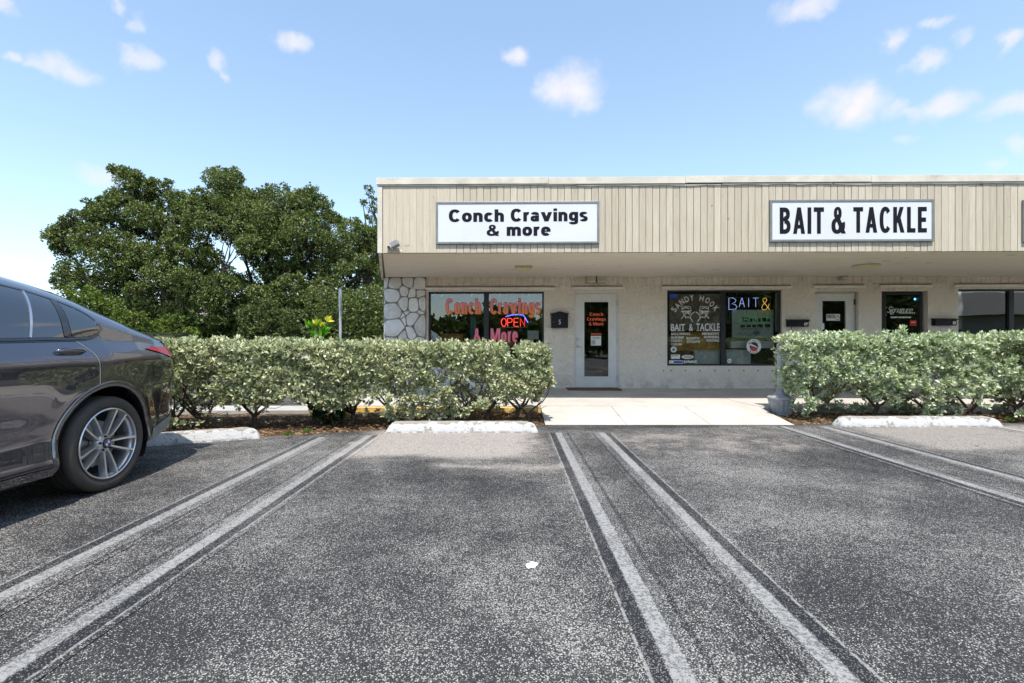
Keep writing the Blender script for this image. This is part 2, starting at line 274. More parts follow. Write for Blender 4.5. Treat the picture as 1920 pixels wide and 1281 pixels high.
def m_carglass():
    m = Mt('car_glass'); m.bsdf((.004, .005, .007), .01, spec=1., coat=1., Coat_Roughness=.0, Coat_IOR=1.8); return m.m
M['carglass'] = m_carglass()
def m_red():
    m = Mt('tail_lens'); m.bsdf(m.mix(m.rng(m.xyz(m.pos())[2], .94, .975), (.5, .10, .05), (.30, .003, .003)), .25, coat=.35, spec=.2); return m.m
M['redlens'] = m_red()

# ------------------------------------------------------------------ mesh helpers
class MB:
    def __init__(s): s.v = []; s.f = []
    def add(s, vs, fs):
        o = len(s.v); s.v += [tuple(p) for p in vs]; s.f += [tuple(i+o for i in f) for f in fs]; return s
    def box(s, x0, x1, y0, y1, z0, z1, ch=0.):
        if ch <= 0:
            return s.add([(x, y, z) for x in (x0, x1) for y in (y0, y1) for z in (z0, z1)], [(0,1,3,2),(4,6,7,5),(0,4,5,1),(2,3,7,6),(0,2,6,4),(1,5,7,3)])
        bm = bmesh.new(); bmesh.ops.create_cube(bm, size=1)
        for v in bm.verts: v.co = Vector(((x0+x1)/2+v.co.x*(x1-x0), (y0+y1)/2+v.co.y*(y1-y0), (z0+z1)/2+v.co.z*(z1-z0)))
        bmesh.ops.bevel(bm, geom=bm.edges[:], offset=ch, segments=2, affect='EDGES', profile=.5)
        bm.verts.index_update(); s.add([v.co[:] for v in bm.verts], [[v.index for v in f.verts] for f in bm.faces]); bm.free(); return s
    def prism(s, pts, z0, z1, axis='z'):
        n = len(pts)
        def P(a, b, c): return (a, b, c) if axis == 'z' else ((a, c, b) if axis == 'y' else (c, a, b))
        return s.add([P(a, b, z0) for a, b in pts]+[P(a, b, z1) for a, b in pts], [tuple(range(n))[::-1], tuple(range(n, 2*n))]+[(i, (i+1) % n, n+(i+1) % n, n+i) for i in range(n)])
    def tube(s, pts, r, n=6, cap=True):
        pts = [Vector(p) for p in pts]; k = len(pts); r = [r]*k if isinstance(r, (int, float)) else r; vs = []; up = None
        for i, p in enumerate(pts):
            t = (pts[min(i+1, k-1)]-pts[max(i-1, 0)]); t = t.normalized() if t.length > 1e-9 else Vector((0, 0, 1))
            if up is None: up = t.orthogonal().normalized()
            up = (up-t*up.dot(t)); up = up.normalized() if up.length > 1e-6 else t.orthogonal().normalized(); w = t.cross(up)
            for j in range(n): a = 2*math.pi*j/n; vs.append(p+(up*math.cos(a)+w*math.sin(a))*r[i])
        fs = [(i*n+j, i*n+(j+1) % n, (i+1)*n+(j+1) % n, (i+1)*n+j) for i in range(k-1) for j in range(n)]
        if cap: fs += [tuple(range(n))[::-1], tuple((k-1)*n+j for j in range(n))]
        return s.add(vs, fs)
    def lathe(s, prof, n=32, c=(0, 0, 0), axis='z', cap=True, flute=0, fl=0., a0=0., a1=2*math.pi):
        full = abs(a1-a0-2*math.pi) < 1e-6; m = n if full else n+1; vs = []
        for (r, h) in prof:
            for j in range(m):
                a = a0+(a1-a0)*j/n; rr = r*(1+fl*math.cos(flute*a)) if flute else r; x, y = rr*math.cos(a), rr*math.sin(a)
                q = (x, y, h) if axis == 'z' else ((h, x, y) if axis == 'x' else (x, h, y)); vs.append((q[0]+c[0], q[1]+c[1], q[2]+c[2]))
        fs = [(i*m+j, i*m+(j+1) % m, (i+1)*m+(j+1) % m, (i+1)*m+j) for i in range(len(prof)-1) for j in range(n)]
        if cap and full: fs += [tuple(range(m))[::-1], tuple((len(prof)-1)*m+j for j in range(m))]
        return s.add(vs, fs)
    def build(s, name, mat, parent=None, o=(0, 0, 0), smooth=False, fix=True):
        me = bpy.data.meshes.new(name); me.from_pydata([(a-o[0], b-o[1], c-o[2]) for a, b, c in s.v], [], s.f); me.update()
        if fix:
            bm = bmesh.new(); bm.from_mesh(me); bmesh.ops.recalc_face_normals(bm, faces=bm.faces[:]); bm.to_mesh(me); bm.free()
        if smooth:
            me.polygons.foreach_set('use_smooth', [True]*len(me.polygons))
            try: me.set_sharp_from_angle(angle=R(smooth if smooth is not True else 35))
            except Exception: pass
        me.materials.append(mat); ob = bpy.data.objects.new(name, me); C.objects.link(ob)
        if parent: ob.parent = parent
        return ob
def npmesh(name, V, F, mat, parent=None, nper=3):
    me = bpy.data.meshes.new(name); V = np.asarray(V, np.float32); F = np.asarray(F, np.int32); nf = len(F)
    me.vertices.add(len(V)); me.vertices.foreach_set('co', V.ravel()); me.loops.add(nf*nper); me.loops.foreach_set('vertex_index', F.ravel())
    me.polygons.add(nf); me.polygons.foreach_set('loop_start', np.arange(0, nf*nper, nper, dtype=np.int32)); me.update(calc_edges=True); me.validate()
    me.materials.append(mat); ob = bpy.data.objects.new(name, me); C.objects.link(ob)
    if parent: ob.parent = parent
    return ob
def tag(o, label=None, cat=None, group=None, kind=None):
    for k, v in (('label', label), ('category', cat), ('group', group), ('kind', kind)):
        if v: o[k] = v
    return o
def thing(name, label, cat, loc=(0, 0, 0), group=None, rz=0.):
    e = bpy.data.objects.new(name, None); C.objects.link(e); e.location = loc; e.rotation_euler = (0, 0, rz); e.empty_display_size = .1; return tag(e, label, cat, group)
def put(ob, loc, rz=0.): ob.location = loc; ob.rotation_euler = (0, 0, rz); return ob
def copyo(o, parent=None, loc=None):
    c = o.copy(); C.objects.link(c); c.parent = parent
    if loc is not None: c.location = loc
    return c
def G(px, py, z=0.):
    "ground point seen at a pixel"
    y = (CAMH-z)*FPX/(py-HY); return Vector(((px-960)/FPX*y, y, z))
def P3(px, py, y): return Vector(((px-960)/FPX*y, y, CAMH+(HY-py)/FPX*y))
# ------------------------------------------------------------------ facade frame: u along the shop front, v away from the street, z up
WY = 10.6; FA = R(-.96); cA, sA = math.cos(FA), math.sin(FA); VF = -2.9; WZ = .12
def FW(u, v, z): return Vector((u*cA-v*sA, WY+u*sA+v*cA, z))
def fw(px, py, v=0.):
    kx = (px-960)/FPX; kz = (HY-py)/FPX; t = (v+WY*cA)/(cA-kx*sA); dx = kx*t; dy = t-WY
    return dx*cA+dy*sA, CAMH+kz*t
def fU(px, v=0.): return fw(px, HY, v)[0]
def fZ(px, py, v=0.): return fw(px, py, v)[1]
def fthing(name, label, cat, u, v, z, group=None): return thing(name, label, cat, FW(u, v, z), group, FA)
_tc = {}
def glyphs(body, off=0., shear=0., space=1.):
    key = (body, off, shear, space)
    if key not in _tc:
        cu = bpy.data.curves.new('lettering', 'FONT'); cu.body = body; cu.size = 1; cu.offset = off; cu.shear = shear; cu.space_character = space; cu.resolution_u = 3
        ob = bpy.data.objects.new('lettering', cu); me = bpy.data.meshes.new_from_object(ob)
        V = np.array([v.co[:2] for v in me.vertices]); Fs = [tuple(p.vertices) for p in me.polygons]
        bpy.data.objects.remove(ob); bpy.data.curves.remove(cu); bpy.data.meshes.remove(me); _tc[key] = (V, Fs)
    return _tc[key]
def text(mb, body, u0, u1, z0, z1, v, off=0., shear=0., space=1.):
    V, Fs = glyphs(body, off, shear, space); lo = V.min(0); hi = V.max(0); s = (V-lo)/(hi-lo)
    return mb.add([(u0+a*(u1-u0), v, z0+b*(z1-z0)) for a, b in s], Fs)
def glyph_at(mb, ch, cu, cz, w, h, ang, v, off=0.):
    V, Fs = glyphs(ch, off); lo = V.min(0); hi = V.max(0); s = (V-lo)/(hi-lo)-.5; c, d = math.cos(ang), math.sin(ang)
    return mb.add([(cu+(a*w)*c-(b*h)*d, v, cz+(a*w)*d+(b*h)*c) for a, b in s], Fs)
def ellipse(mb, cu, cz, ru, rz, v, n=24, a0=0., a1=2*math.pi, ri=0.):
    if ri <= 0: return mb.add([(cu+ru*math.cos(2*math.pi*i/n), v, cz+rz*math.sin(2*math.pi*i/n)) for i in range(n)], [tuple(range(n))])
    vs = []; 
    for i in range(n+1):
        a = a0+(a1-a0)*i/n; vs += [(cu+ru*math.cos(a), v, cz+rz*math.sin(a)), (cu+ru*ri*math.cos(a), v, cz+rz*ri*math.sin(a))]
    return mb.add(vs, [(2*i, 2*i+2, 2*i+3, 2*i+1) for i in range(n)])
def quad(mb, u0, u1, z0, z1, v): return mb.add([(u0, v, z0), (u1, v, z0), (u1, v, z1), (u0, v, z1)], [(0, 1, 2, 3)])

# heavy grotesque letters cut from bars, slanted bars and ring sectors
def _bold(s, tv=.22, th=.18, g=0., gap=.13):
    out = []; X = 0.
    def bar(x0, y0, x1, y1): out.append(([(X+x0-g, y0-g), (X+x1+g, y0-g), (X+x1+g, y1+g), (X+x0-g, y1+g)], [(0, 1, 2, 3)]))
    def dia(xb, yb, xt, yt, w, k=1.): out.append(([(X+xb-g*k, yb-g), (X+xb+w+g*k, yb-g), (X+xt+w+g*k, yt+g), (X+xt-g*k, yt+g)], [(0, 1, 2, 3)]))
    def ring(cx, cy, rx, ry, a0=0., a1=360., tx=None, ty=None, n=22):
        tx = tx or tv; ty = ty or th; vs = []; e = .86
        if g and a1-a0 < 359: a0 -= g*60; a1 += g*60
        for i in range(n+1):
            a = R(a0+(a1-a0)*i/n); c, d = math.cos(a), math.sin(a); c = math.copysign(abs(c)**e, c); d = math.copysign(abs(d)**e, d)
            vs += [(X+cx+(rx+g)*c, cy+(ry+g)*d), (X+cx+max(.02, rx-tx-g)*c, cy+max(.02, ry-ty-g)*d)]
        out.append((vs, [(2*i, 2*i+2, 2*i+3, 2*i+1) for i in range(n)]))
    x = .74
    for ch in s:
        if ch == ' ': X += .34; continue
        if ch == 'C': ring(.41, .5, .41, .515, 38, 322); w = .80
        elif ch == 'O': ring(.42, .5, .42, .515); w = .84
        elif ch == 'o': ring(.34, x/2, .34, x/2+.012); w = .68
        elif ch == 'c': ring(.33, x/2, .33, x/2+.012, 42, 318); w = .62
        elif ch == 'e': ring(.33, x/2, .33, x/2+.012, 0, 318); bar(.1, x/2-.05, .655, x/2+.06); w = .66
        elif ch in 'nh': bar(0, 0, tv, 1. if ch == 'h' else x); ring(.32, x-.30, .32, .312, 0, 160); bar(.64-tv, 0, .64, x-.28); w = .64
        elif ch == 'm': bar(0, 0, tv, x); ring(.30, x-.28, .30, .292, 0, 160); bar(.60-tv, 0, .60, x-.26); ring(.68, x-.28, .30, .292, 0, 150); bar(.98-tv, 0, .98, x-.26); w = .98
        elif ch == 'r': bar(0, 0, tv, x); ring(.34, x-.33, .34, .342, 78, 165); w = .42
        elif ch == 'a': bar(.60-tv, 0, .60, x-.26); ring(.31, x-.23, .29, .242, 0, 165); ring(.27, .225, .27, .237, 0, 360, tv*.95, th*.85); w = .63
        elif ch == 'v': dia(.26, 0, 0, x, tv*1.08); dia(.26, 0, .26*2, x, tv*1.08); w = .52+tv*1.08
        elif ch == 'i': bar(0, 0, tv, x); bar(0, x+.09, tv, 1.02); w = tv
        elif ch == 'g': ring(.33, x/2+.02, .33, x/2-.008); bar(.66-tv, -.04, .66, x); ring(.33, -.03, .33, .215, 190, 360, tv, th*.9); w = .66
        elif ch == 's': ring(.29, x-.215, .29, .227, 25, 275, tv, th*.88); ring(.29, .205, .29, .217, -155, 95, tv, th*.88); w = .58
        elif ch == 'B': bar(0, 0, tv, 1); ring(.30, .745, .40, .255, -90, 90); ring(.32, .28, .43, .28, -90, 90); bar(tv, 1-th, .31, 1); bar(tv, 0, .33, th); bar(tv, .49-th*.1, .33, .49+th*.75); w = .75
        elif ch == 'A': dia(0, 0, .28, 1, tv); dia(.56, 0, .28, 1, tv); bar(.2, .2, .60+tv*.2, .2+th*.85); w = .56+tv
        elif ch in 'I1': bar(0, 0, tv, 1); w = tv
        elif ch == 'T': bar(0, 1-th, .70, 1); bar(.35-tv/2, 0, .35+tv/2, 1-th); w = .70
        elif ch == 'K': bar(0, 0, tv, 1); dia(.14, .38, .46, 1, tv*1.05); dia(.52, 0, .24, .58, tv*1.05); w = .54+tv
        elif ch == 'L': bar(0, 0, tv, 1); bar(tv, 0, .60, th); w = .60
        elif ch == 'E': bar(0, 0, tv, 1); bar(tv, 0, .64, th); bar(tv, .5-th/2, .58, .5+th/2); bar(tv, 1-th, .63, 1); w = .64
        elif ch == 'M': bar(0, 0, tv, 1); dia(.40, .05, .04, 1, tv*.8); dia(.40, .05, .76, 1, tv*.8); bar(.80+tv*.2, 0, .80+tv*1.2, 1); w = .80+tv*1.2
        elif ch == '&': ring(.38, .765, .235, .245, 0, 360, tv*.82, th*.8); ring(.34, .29, .34, .30, 95, 345, tv, th); dia(.60, 0, .17, .72, tv*1.1); ring(.40, .32, .42, .34, -25, 20, tv*.9, th); w = .86
        else: w = .4
        X += w+gap
    return out
def btext(mb, s, u0, u1, z0, z1, v, tv=.22, th=.18, g=0., gap=.13, dv=0.):
    ref = _bold(s, tv, th, 0., gap); xs = [p[0] for vs, _ in ref for p in vs]; ys = [p[1] for vs, _ in ref for p in vs]; x0, x1, y0, y1 = min(xs), max(xs), min(ys), max(ys)
    for k, (vs, fs) in enumerate(_bold(s, tv, th, g, gap)):
        mb.add([(u0+(a-x0)/(x1-x0)*(u1-u0), v+dv-.00004*(k % 40), z0+(c-y0)/(y1-y0)*(z1-z0)) for a, c in vs], fs)
    return mb

# ------------------------------------------------------------------ ground
b = MB(); b.add([(-900, -900, -.05), (900, -900, -.05), (900, 900, -.05), (-900, 900, -.05)], [(0, 1, 2, 3)])
tag(b.build('ground', M['grass']), kind='structure')
EDGE = [(-34, 4.9), (-6, 5.15), tuple(G(490, 819)[:2]), tuple(G(720, 806)[:2]), tuple(G(1025, 797)[:2]), (3.79, 6.57), tuple(G(1570, 793)[:2]), (12, 6.8), (34, 6.8)]
b = MB(); b.add([(-34, -26, 0), (34, -26, 0)]+[(x, y, 0) for x, y in EDGE[::-1]], [tuple(range(len(EDGE)+2))])
lot = tag(b.build('parking_lot', M['asphalt']), kind='structure')
# service road beyond the left hedge
b = MB(); b.add([(-34, 8.25, 0), (-2.85, 8.25, 0), (-2.95, 17.5, 0), (-34, 17.5, 0)], [(0, 1, 2, 3)]); tag(b.build('service_road', M['asphalt']), kind='structure')
def bed(name, poly):
    xs = [p[0] for p in poly]; ys = [p[1] for p in poly]; b = MB(); st = .09
    nx = int((max(xs)-min(xs))/st)+1; ny = int((max(ys)-min(ys))/st)+1; 
    fy0 = lambda x: np.interp(x, [p[0] for p in poly[0]], [p[1] for p in poly[0]])
    return None
def bed(name, front, back, z=.03):
    b = MB(); x0, x1 = front[0][0], front[-1][0]; nx = int((x1-x0)/.08)+1; ny = 14; vs = []
    for i in range(nx+1):
        x = x0+(x1-x0)*i/nx; ya = np.interp(x, [p[0] for p in front], [p[1] for p in front])+.02*noise.noise((x*6, 0, 1)); yb = np.interp(x, [p[0] for p in back], [p[1] for p in back])
        for j in range(ny+1):
            t = j/ny; y = ya+(yb-ya)*t; vs.append((x, y, (z*min(1, t*6) if j else -.01)+.014*noise.noise((x*9, y*9, 3))+.006*noise.noise((x*31, y*31, 3))+(.01 if j else 0)))
    b.add(vs, [(i*(ny+1)+j, (i+1)*(ny+1)+j, (i+1)*(ny+1)+j+1, i*(ny+1)+j+1) for i in range(nx) for j in range(ny)])
    return tag(b.build(name, M['soil'], smooth=True), kind='structure')
bed('planting_bed', [(-12, 4.98)]+[e for e in EDGE[1:4]]+[(.43, G(1025, 797)[1])], [(-12, 7.0), (-2.9, 7.35), (-2.6, 7.62), (.43, 7.58)])
bed('planting_bed', [(3.79, 6.57), EDGE[6], (12, 6.8)], [(3.79, 7.52), (12, 7.38)])
# walkway slab, kerb face and apron
def wy(x): return 7.62-.0168*x
b = MB()
def sheet(mb, pts, z0, z1): return mb.prism(pts, z0, z1)
SL = [-2.85, -1.2, .44, 2.1, 3.76, 5.4, 7.05, 8.7, 10.4, 12.0, 14.]
walk = thing('walkway', None, None, (0, 0, 0)); tag(walk, kind='structure')
for i in range(len(SL)-1):
    for (a, c) in ((0., 1.48), (1.49, 3.05)):
        x0, x1 = SL[i]+.004, SL[i+1]-.004; b = MB(); y0a, y0b = wy(x0)+a, wy(x1)+a; y1a, y1b = wy(x0)+c, wy(x1)+c
        b.prism([(x0, y0a), (x1, y0b), (x1, y1b), (x0, y1a)], -.04, .12+.0015*((i*7+int(a)*3) % 3)); b.build('slab', M['walk'], walk)
b = MB(); b.prism([(-2.85, wy(-2.85)+.01), (14, wy(14)+.01), (14, wy(14)+3.04), (-2.85, wy(-2.85)+3.04)], -.045, .108); b.build('slab_joint', M['mortar'], walk)
b = MB()
for (x0, x1) in ((-2.85, .44),):
    b.prism([(x0, wy(x0)-.13), (x1, wy(x1)-.13), (x1, wy(x1)-.004), (x0, wy(x0)-.004)], -.04, .105)
b.build('yellow_kerb', M['kerby'], walk)
b = MB(); x0, x1 = 3.77, 14; b.prism([(x0, wy(x0)-.10), (x1, wy(x1)-.10), (x1, wy(x1)-.004), (x0, wy(x0)-.004)], -.04, .11); b.build('kerb', M['kerb'], walk)
ap = []
for (xa, xb) in ((.445, 1.53), (1.536, 2.66), (2.666, 3.78)):
    b = MB(); ya, yb = G(1025, 797)[1]+.004, 6.565; f = lambda x: ya+(yb-ya)*(x-.44)/3.35
    b.add([(xa, f(xa), .004), (xb, f(xb), .004), (xb, wy(xb)-.004, .12), (xa, wy(xa)-.004, .12), (xa, f(xa), -.05), (xb, f(xb), -.05), (xb, wy(xb)-.004, -.05), (xa, wy(xa)-.004, -.05)], [(0,1,2,3),(4,7,6,5),(0,4,5,1),(1,5,6,2),(2,6,7,3),(3,7,4,0)])
    b.build('ramp_slab', M['walk'], walk)
# pale side walk beyond the left hedge
b = MB(); b.prism([(-34, 7.42), (-2.9, 7.62), (-2.9, 8.2), (-34, 8.0)], -.05, .05); tag(b.build('side_pavement', M['kerb']), kind='structure')
# parking stripes: strips whose material carries the wear profile
for (x, ye, flip, ln) in ((-2.205, 5.70, 1, 7), (-1.69, 5.82, -1, 7), (.565, 5.99, 1, 7), (1.09, 5.99, -1, 7), (3.545, 6.43, 1, 7), (4.085, 6.43, -1, 7), (-4.98, 5.1, 1, 6.5), (-4.46, 5.1, -1, 6.5), (6.35, 6.45, 1, 7), (6.87, 6.45, -1, 7)):
    b = MB(); n = 40
    b.add([(sx*.15, -ln*i/n, 0) for i in range(n+1) for sx in (-1, 1)], [(2*i, 2*i+1, 2*i+3, 2*i+2) for i in range(n)])
    o = b.build('parking_stripe', M['stripe'], lot, fix=False); o.location = (x, ye, .004); o.scale = (flip, 1, 1) if False else (1, 1, 1)
    if flip < 0: o.rotation_euler = (0, 0, math.pi); o.location = (x, ye-ln, .004)
    for p in o.data.polygons: pass

# ------------------------------------------------------------------ shop building
bld = fthing('shop_building', 'single storey beige stucco strip of shops with wooden fascia and deep overhang', 'building', 0, 0, 0)
ZS = CAMH+(HY-520)/FPX*WY; ZT = CAMH+309.5*7.7/FPX; UE = 13.2
UL = fU(715, VF); UW = fU(721.5, 0)
def fo(px0, px1, py0, py1, v=0.):
    u0 = fU(px0, v); u1 = fU(px1, v); um = (px0+px1)/2; return [u0, u1, fZ(um, py1, v), fZ(um, py0, v)]
W1 = fo(803, 1020, 547, 688); D1 = fo(1076.5, 1161, 547, 731); D1[2] = WZ+.005
W2 = fo(1251, 1466, 544, 686); D2 = fo(1528, 1610, 547, 731); D2[2] = WZ+.005
D3 = fo(1653, 1740, 546, 731); D3[2] = WZ+.005; W3 = fo(1797, 2030, 542, 686)
OPEN = [W1, D1, W2, D2, D3, W3, [11.6, 12.5, WZ+.005, 2.25]]
us = sorted({UW, UE}|{o[0] for o in OPEN}|{o[1] for o in OPEN}); zs = sorted({0.0, ZS-.002}|{o[2] for o in OPEN}|{o[3] for o in OPEN})
b = MB()
for i in range(len(us)-1):
    for j in range(len(zs)-1):
        cu, cz = (us[i]+us[i+1])/2, (zs[j]+zs[j+1])/2
        if any(o[0] < cu < o[1] and o[2] < cz < o[3] for o in OPEN): continue
        quad(b, us[i], us[i+1], zs[j], zs[j+1], 0)
for o in OPEN:
    d = .16; u0, u1, z0, z1 = o
    b.add([(u0,0,z0),(u0,0,z1),(u0,d,z1),(u0,d,z0)], [(0,1,2,3)]); b.add([(u1,0,z0),(u1,0,z1),(u1,d,z1),(u1,d,z0)], [(3,2,1,0)])
    b.add([(u0,0,z1),(u1,0,z1),(u1,d,z1),(u0,d,z1)], [(0,1,2,3)]); b.add([(u0,0,z0),(u1,0,z0),(u1,d,z0),(u0,d,z0)], [(3,2,1,0)])
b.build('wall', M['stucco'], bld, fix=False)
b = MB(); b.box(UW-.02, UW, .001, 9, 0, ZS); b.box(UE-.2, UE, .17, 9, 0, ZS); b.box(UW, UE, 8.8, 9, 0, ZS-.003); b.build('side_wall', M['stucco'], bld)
# interior shells
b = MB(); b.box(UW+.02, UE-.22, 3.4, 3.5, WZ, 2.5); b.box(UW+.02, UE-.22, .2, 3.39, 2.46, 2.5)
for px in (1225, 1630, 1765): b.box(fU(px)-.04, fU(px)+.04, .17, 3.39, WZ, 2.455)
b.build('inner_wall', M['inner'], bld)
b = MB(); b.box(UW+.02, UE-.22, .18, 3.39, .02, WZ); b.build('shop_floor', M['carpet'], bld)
# roof slab, soffit, fascia backing
poly = [(UL, VF+.03), (UE, VF+.03), (UE, 9.02), (UW-.03, 9.02), (UW-.03, 0)]
b = MB(); b.prism(poly, ZS+.004, ZT-.06); b.build('fascia_backing', M['groove'], bld)
b = MB(); pz = [(UL+.01, VF+.05), (UE-.01, VF+.05), (UE-.01, 0.05), (UW, 0.05)]; b.add([(x, y, ZS) for x, y in pz], [(0, 1, 2, 3)]); b.build('soffit', M['soffit'], bld, fix=False)
b = MB(); b.prism([(UL-.05, VF+.02), (UL-.002, VF+.02), (UW-.032, 0.), (UW-.032, 9.0), (UW-.08, 9.0), (UW-.08, 0.)], ZS-.035, ZT-.1); b.build('side_fascia', M['trim'], bld)
b = MB(); b.prism([(x, y) for x, y in poly], ZT-.055, ZT-.03); b.build('roof', M['roofing'], bld)
UC = fU(708, VF)
b = MB(); b.box(UC, fU(717.5, VF)-.004, VF-.012, VF+.028, ZS-.004, ZT-.13, .004); b.build('corner_board', M['trim'], bld)
# vertical boards
u = fU(718, VF); BW = .1058; i = 0; proto = None; proto2 = None
while u+BW < UE:
    if proto is None and u >= -.95:
        q = MB(); q.box(.003, BW-.003, 0, .022, 0, ZT-.115-ZS, .003); proto = o = q.build('board', M['board'], bld); o.location = (u, VF, ZS)
    elif u < -.95:
        if proto2 is None:
            q = MB(); q.box(.0008, BW-.0008, 0, .022, 0, ZT-.115-ZS, .002); proto2 = o = q.build('board', M['board2'], bld); o.location = (u, VF, ZS)
        else: o = copyo(proto2, bld, (u, VF+random.uniform(-.0006, .0006), ZS))
    else: o = copyo(proto, bld, (u, VF+random.uniform(-.002, .003), ZS+random.uniform(-.003, .0)))
    u += BW; i += 1
# sagging strip under the cap and the cap flashing in lengths
cuts = [UC-.015, .62, 2.75, 5.6, 8.1, UE+.02]
for i in range(5):
    a, c = cuts[i], cuts[i+1]-.004; b = MB(); dz = (.004, -.003, .006, 0, .004)[i]
    b.prism([(VF-.03, ZT-.105+dz), (VF+.02, ZT-.105+dz), (VF+.25, ZT-.04), (VF+.25, ZT-.02), (VF-.022, ZT+dz), (VF-.03, ZT-.004+dz)], a, c, 'x'); b.build('cap_flashing', M['trim'], bld)
for (a, c, z0, z1) in ((UC, 1.05, .125, .108), (1.06, 3.3, .138, .118), (3.32, 5.02, .13, .11), (5.04, 9, .135, .112), (9.01, UE, .13, .11)):
    b = MB(); n = 10; vs = []
    for i in range(n+1):
        x = a+(c-a)*i/n; s = .006*math.sin(i*1.9+a*3)
        for (y, z) in ((VF-.016, -z0+s), (VF-.016, -z1), (VF-.001, -z1), (VF-.001, -z0+s)): vs.append((x, y, ZT+z))
    b.add(vs, [(i*4+j, i*4+(j+1) % 4, i*4+4+(j+1) % 4, i*4+4+j) for i in range(n) for j in range(4)]+[(0, 1, 2, 3), (n*4+3, n*4+2, n*4+1, n*4)]); b.build('drip_strip', M['trim'], bld)
# ledges over the openings
for (p0, p1, py) in ((773, 1040, 541.5), (1072, 1168, 540.5), (1240, 1483, 539.5), (1524, 1621, 538), (1648, 1746, 537), (1788, 2042, 536)):
    u0, u1 = fU(p0), fU(p1); z = fZ((p0+p1)/2, py); b = MB(); b.prism([(0, z-.028), (-.03, z-.026), (-.055, z-.004), (-.055, z+.024), (0, z+.03)], u0, u1, 'x'); b.build('ledge', M['ledge'], bld); b = MB(); b.box(u0+.01, u1-.01, -.012, -.001, z+.031, z+.05); b.build('ledge_dark_strip', M['mortar'], bld)  # with a thin darker strip on the wall just above each ledge
# stone facing: irregular flat stones with deep joints
def clip(poly, p, nrm):
    out = []
    for i in range(len(poly)):
        a, c = poly[i], poly[(i+1) % len(poly)]; da = (a[0]-p[0])*nrm[0]+(a[1]-p[1])*nrm[1]; dc = (c[0]-p[0])*nrm[0]+(c[1]-p[1])*nrm[1]
        if da <= 0: out.append(a)
        if (da < 0 < dc) or (dc < 0 < da): t = da/(da-dc); out.append((a[0]+(c[0]-a[0])*t, a[1]+(c[1]-a[1])*t))
    return out
def stones(rect, pts, v, gap=.0085):
    u0, u1, z0, z1 = rect
    for i, p in enumerate(pts):
        pl = [(u0, z0), (u1, z0), (u1, z1), (u0, z1)]
        for j, q in enumerate(pts):
            if i == j: continue
            dx, dz = q[0]-p[0], q[1]-p[1]; L = math.hypot(dx, dz)
            if L < 1e-6: continue
            w = (p[2]**2-q[2]**2)/(2*L); mu = (p[0]+dx/L*(L/2+w-gap), p[1]+dz/L*(L/2+w-gap)); pl = clip(pl, mu, (dx/L, dz/L))
            if len(pl) < 3: break
        if len(pl) < 3: continue
        # chaikin rounding, jitter
        for k in range(2):
            nw = []
            for a in range(len(pl)):
                A, B = pl[a], pl[(a+1) % len(pl)]; r = .2
                nw += [(A[0]+(B[0]-A[0])*r, A[1]+(B[1]-A[1])*r), (B[0]-(B[0]-A[0])*r, B[1]-(B[1]-A[1])*r)]
            pl = nw
            if len(pl) > 14: break
        cx = sum(a[0] for a in pl)/len(pl); cz = sum(a[1] for a in pl)/len(pl); n = len(pl); d = random.uniform(.022, .045); tl = random.uniform(-.06, .06); t2 = random.uniform(-.06, .06)
        pl = [(a+.007*noise.noise((a*17, c*17, i)), c+.007*noise.noise((a*17+9, c*17, i))) for a, c in pl]
        def ring(s, y): return [(cx+(a-cx)*s, y+(a-cx)*tl*.3+(c-cz)*t2*.3, cz+(c-cz)*s) for a, c in pl]
        b = MB(); b.add(ring(1, v)+ring(1.0, v-d*.62)+ring(.955, v-d)+ring(.55, v-d*1.08)+[(cx, v-d*1.1, cz)], [(k*n+a, k*n+(a+1) % n, (k+1)*n+(a+1) % n, (k+1)*n+a) for k in range(3) for a in range(n)]+[(3*n+a, 3*n+(a+1) % n, 4*n) for a in range(n)])
        b.build('stone', M['stone'], bld, smooth=50)
pr = [fU(721.5), fU(799), WZ, ZS-.004]
b = MB(); b.box(pr[0], pr[1], -.045, -.001, pr[2], pr[3]); b.box(fU(799)+.002, fU(1024), -.035, -.001, WZ, W1[2]-.06); b.build('stone_backing', M['mortar'], bld)
def S(px, py, w=0.): u_, z_ = fw(px, py, -.06); return (u_, z_, w)
pts = [S(738,533,.1), S(768,528,.05), S(788,531,.12), S(735,556,.16), S(758,548), S(774,552), S(787,551,.02), S(737,584,.2), S(757,572,.14), S(775,573,.15), S(794,570,.14), S(763,585,-.06), S(785,586,-.05), S(754,592,.05), S(776,600,.17), S(740,614,.2), S(750,605,.02), S(758,601,-.06), S(755,627,.1), S(774,622,.14), S(793,612,.24), S(787,636,.08), S(737,645,.12), S(762,648,.12), S(735,672,.14), S(760,674,.16), S(786,663,.14), S(745,698,.16), S(772,700,.14), S(793,690,.12), S(733,718,.05), S(757,722,.08), S(785,720,.1), S(722,560,-.02), S(724,530)]
stones(pr, pts, -.045)
wr = [fU(799)+.006, fU(1022), WZ, W1[2]-.07]; pts = []
for j in range(2):
    for i in range(10): pts.append((wr[0]+(i+.5+random.uniform(-.32, .32))*(wr[1]-wr[0])/10, wr[2]+(j+.5+random.uniform(-.25, .25))*(wr[3]-wr[2])/2, random.uniform(0, .1)))
stones(wr, pts, -.035)
# bolts left in the wall under the second window
for px in (1244, 1258, 1285, 1312.5, 1340, 1367, 1394.5, 1421, 1448):
    b = MB(); b.lathe([(.014, -.008), (.014, 0), (.002, .0)], 8, (fU(px), -.001, fZ(px, 695)), 'y'); b.build('bolt', M['black'], bld)

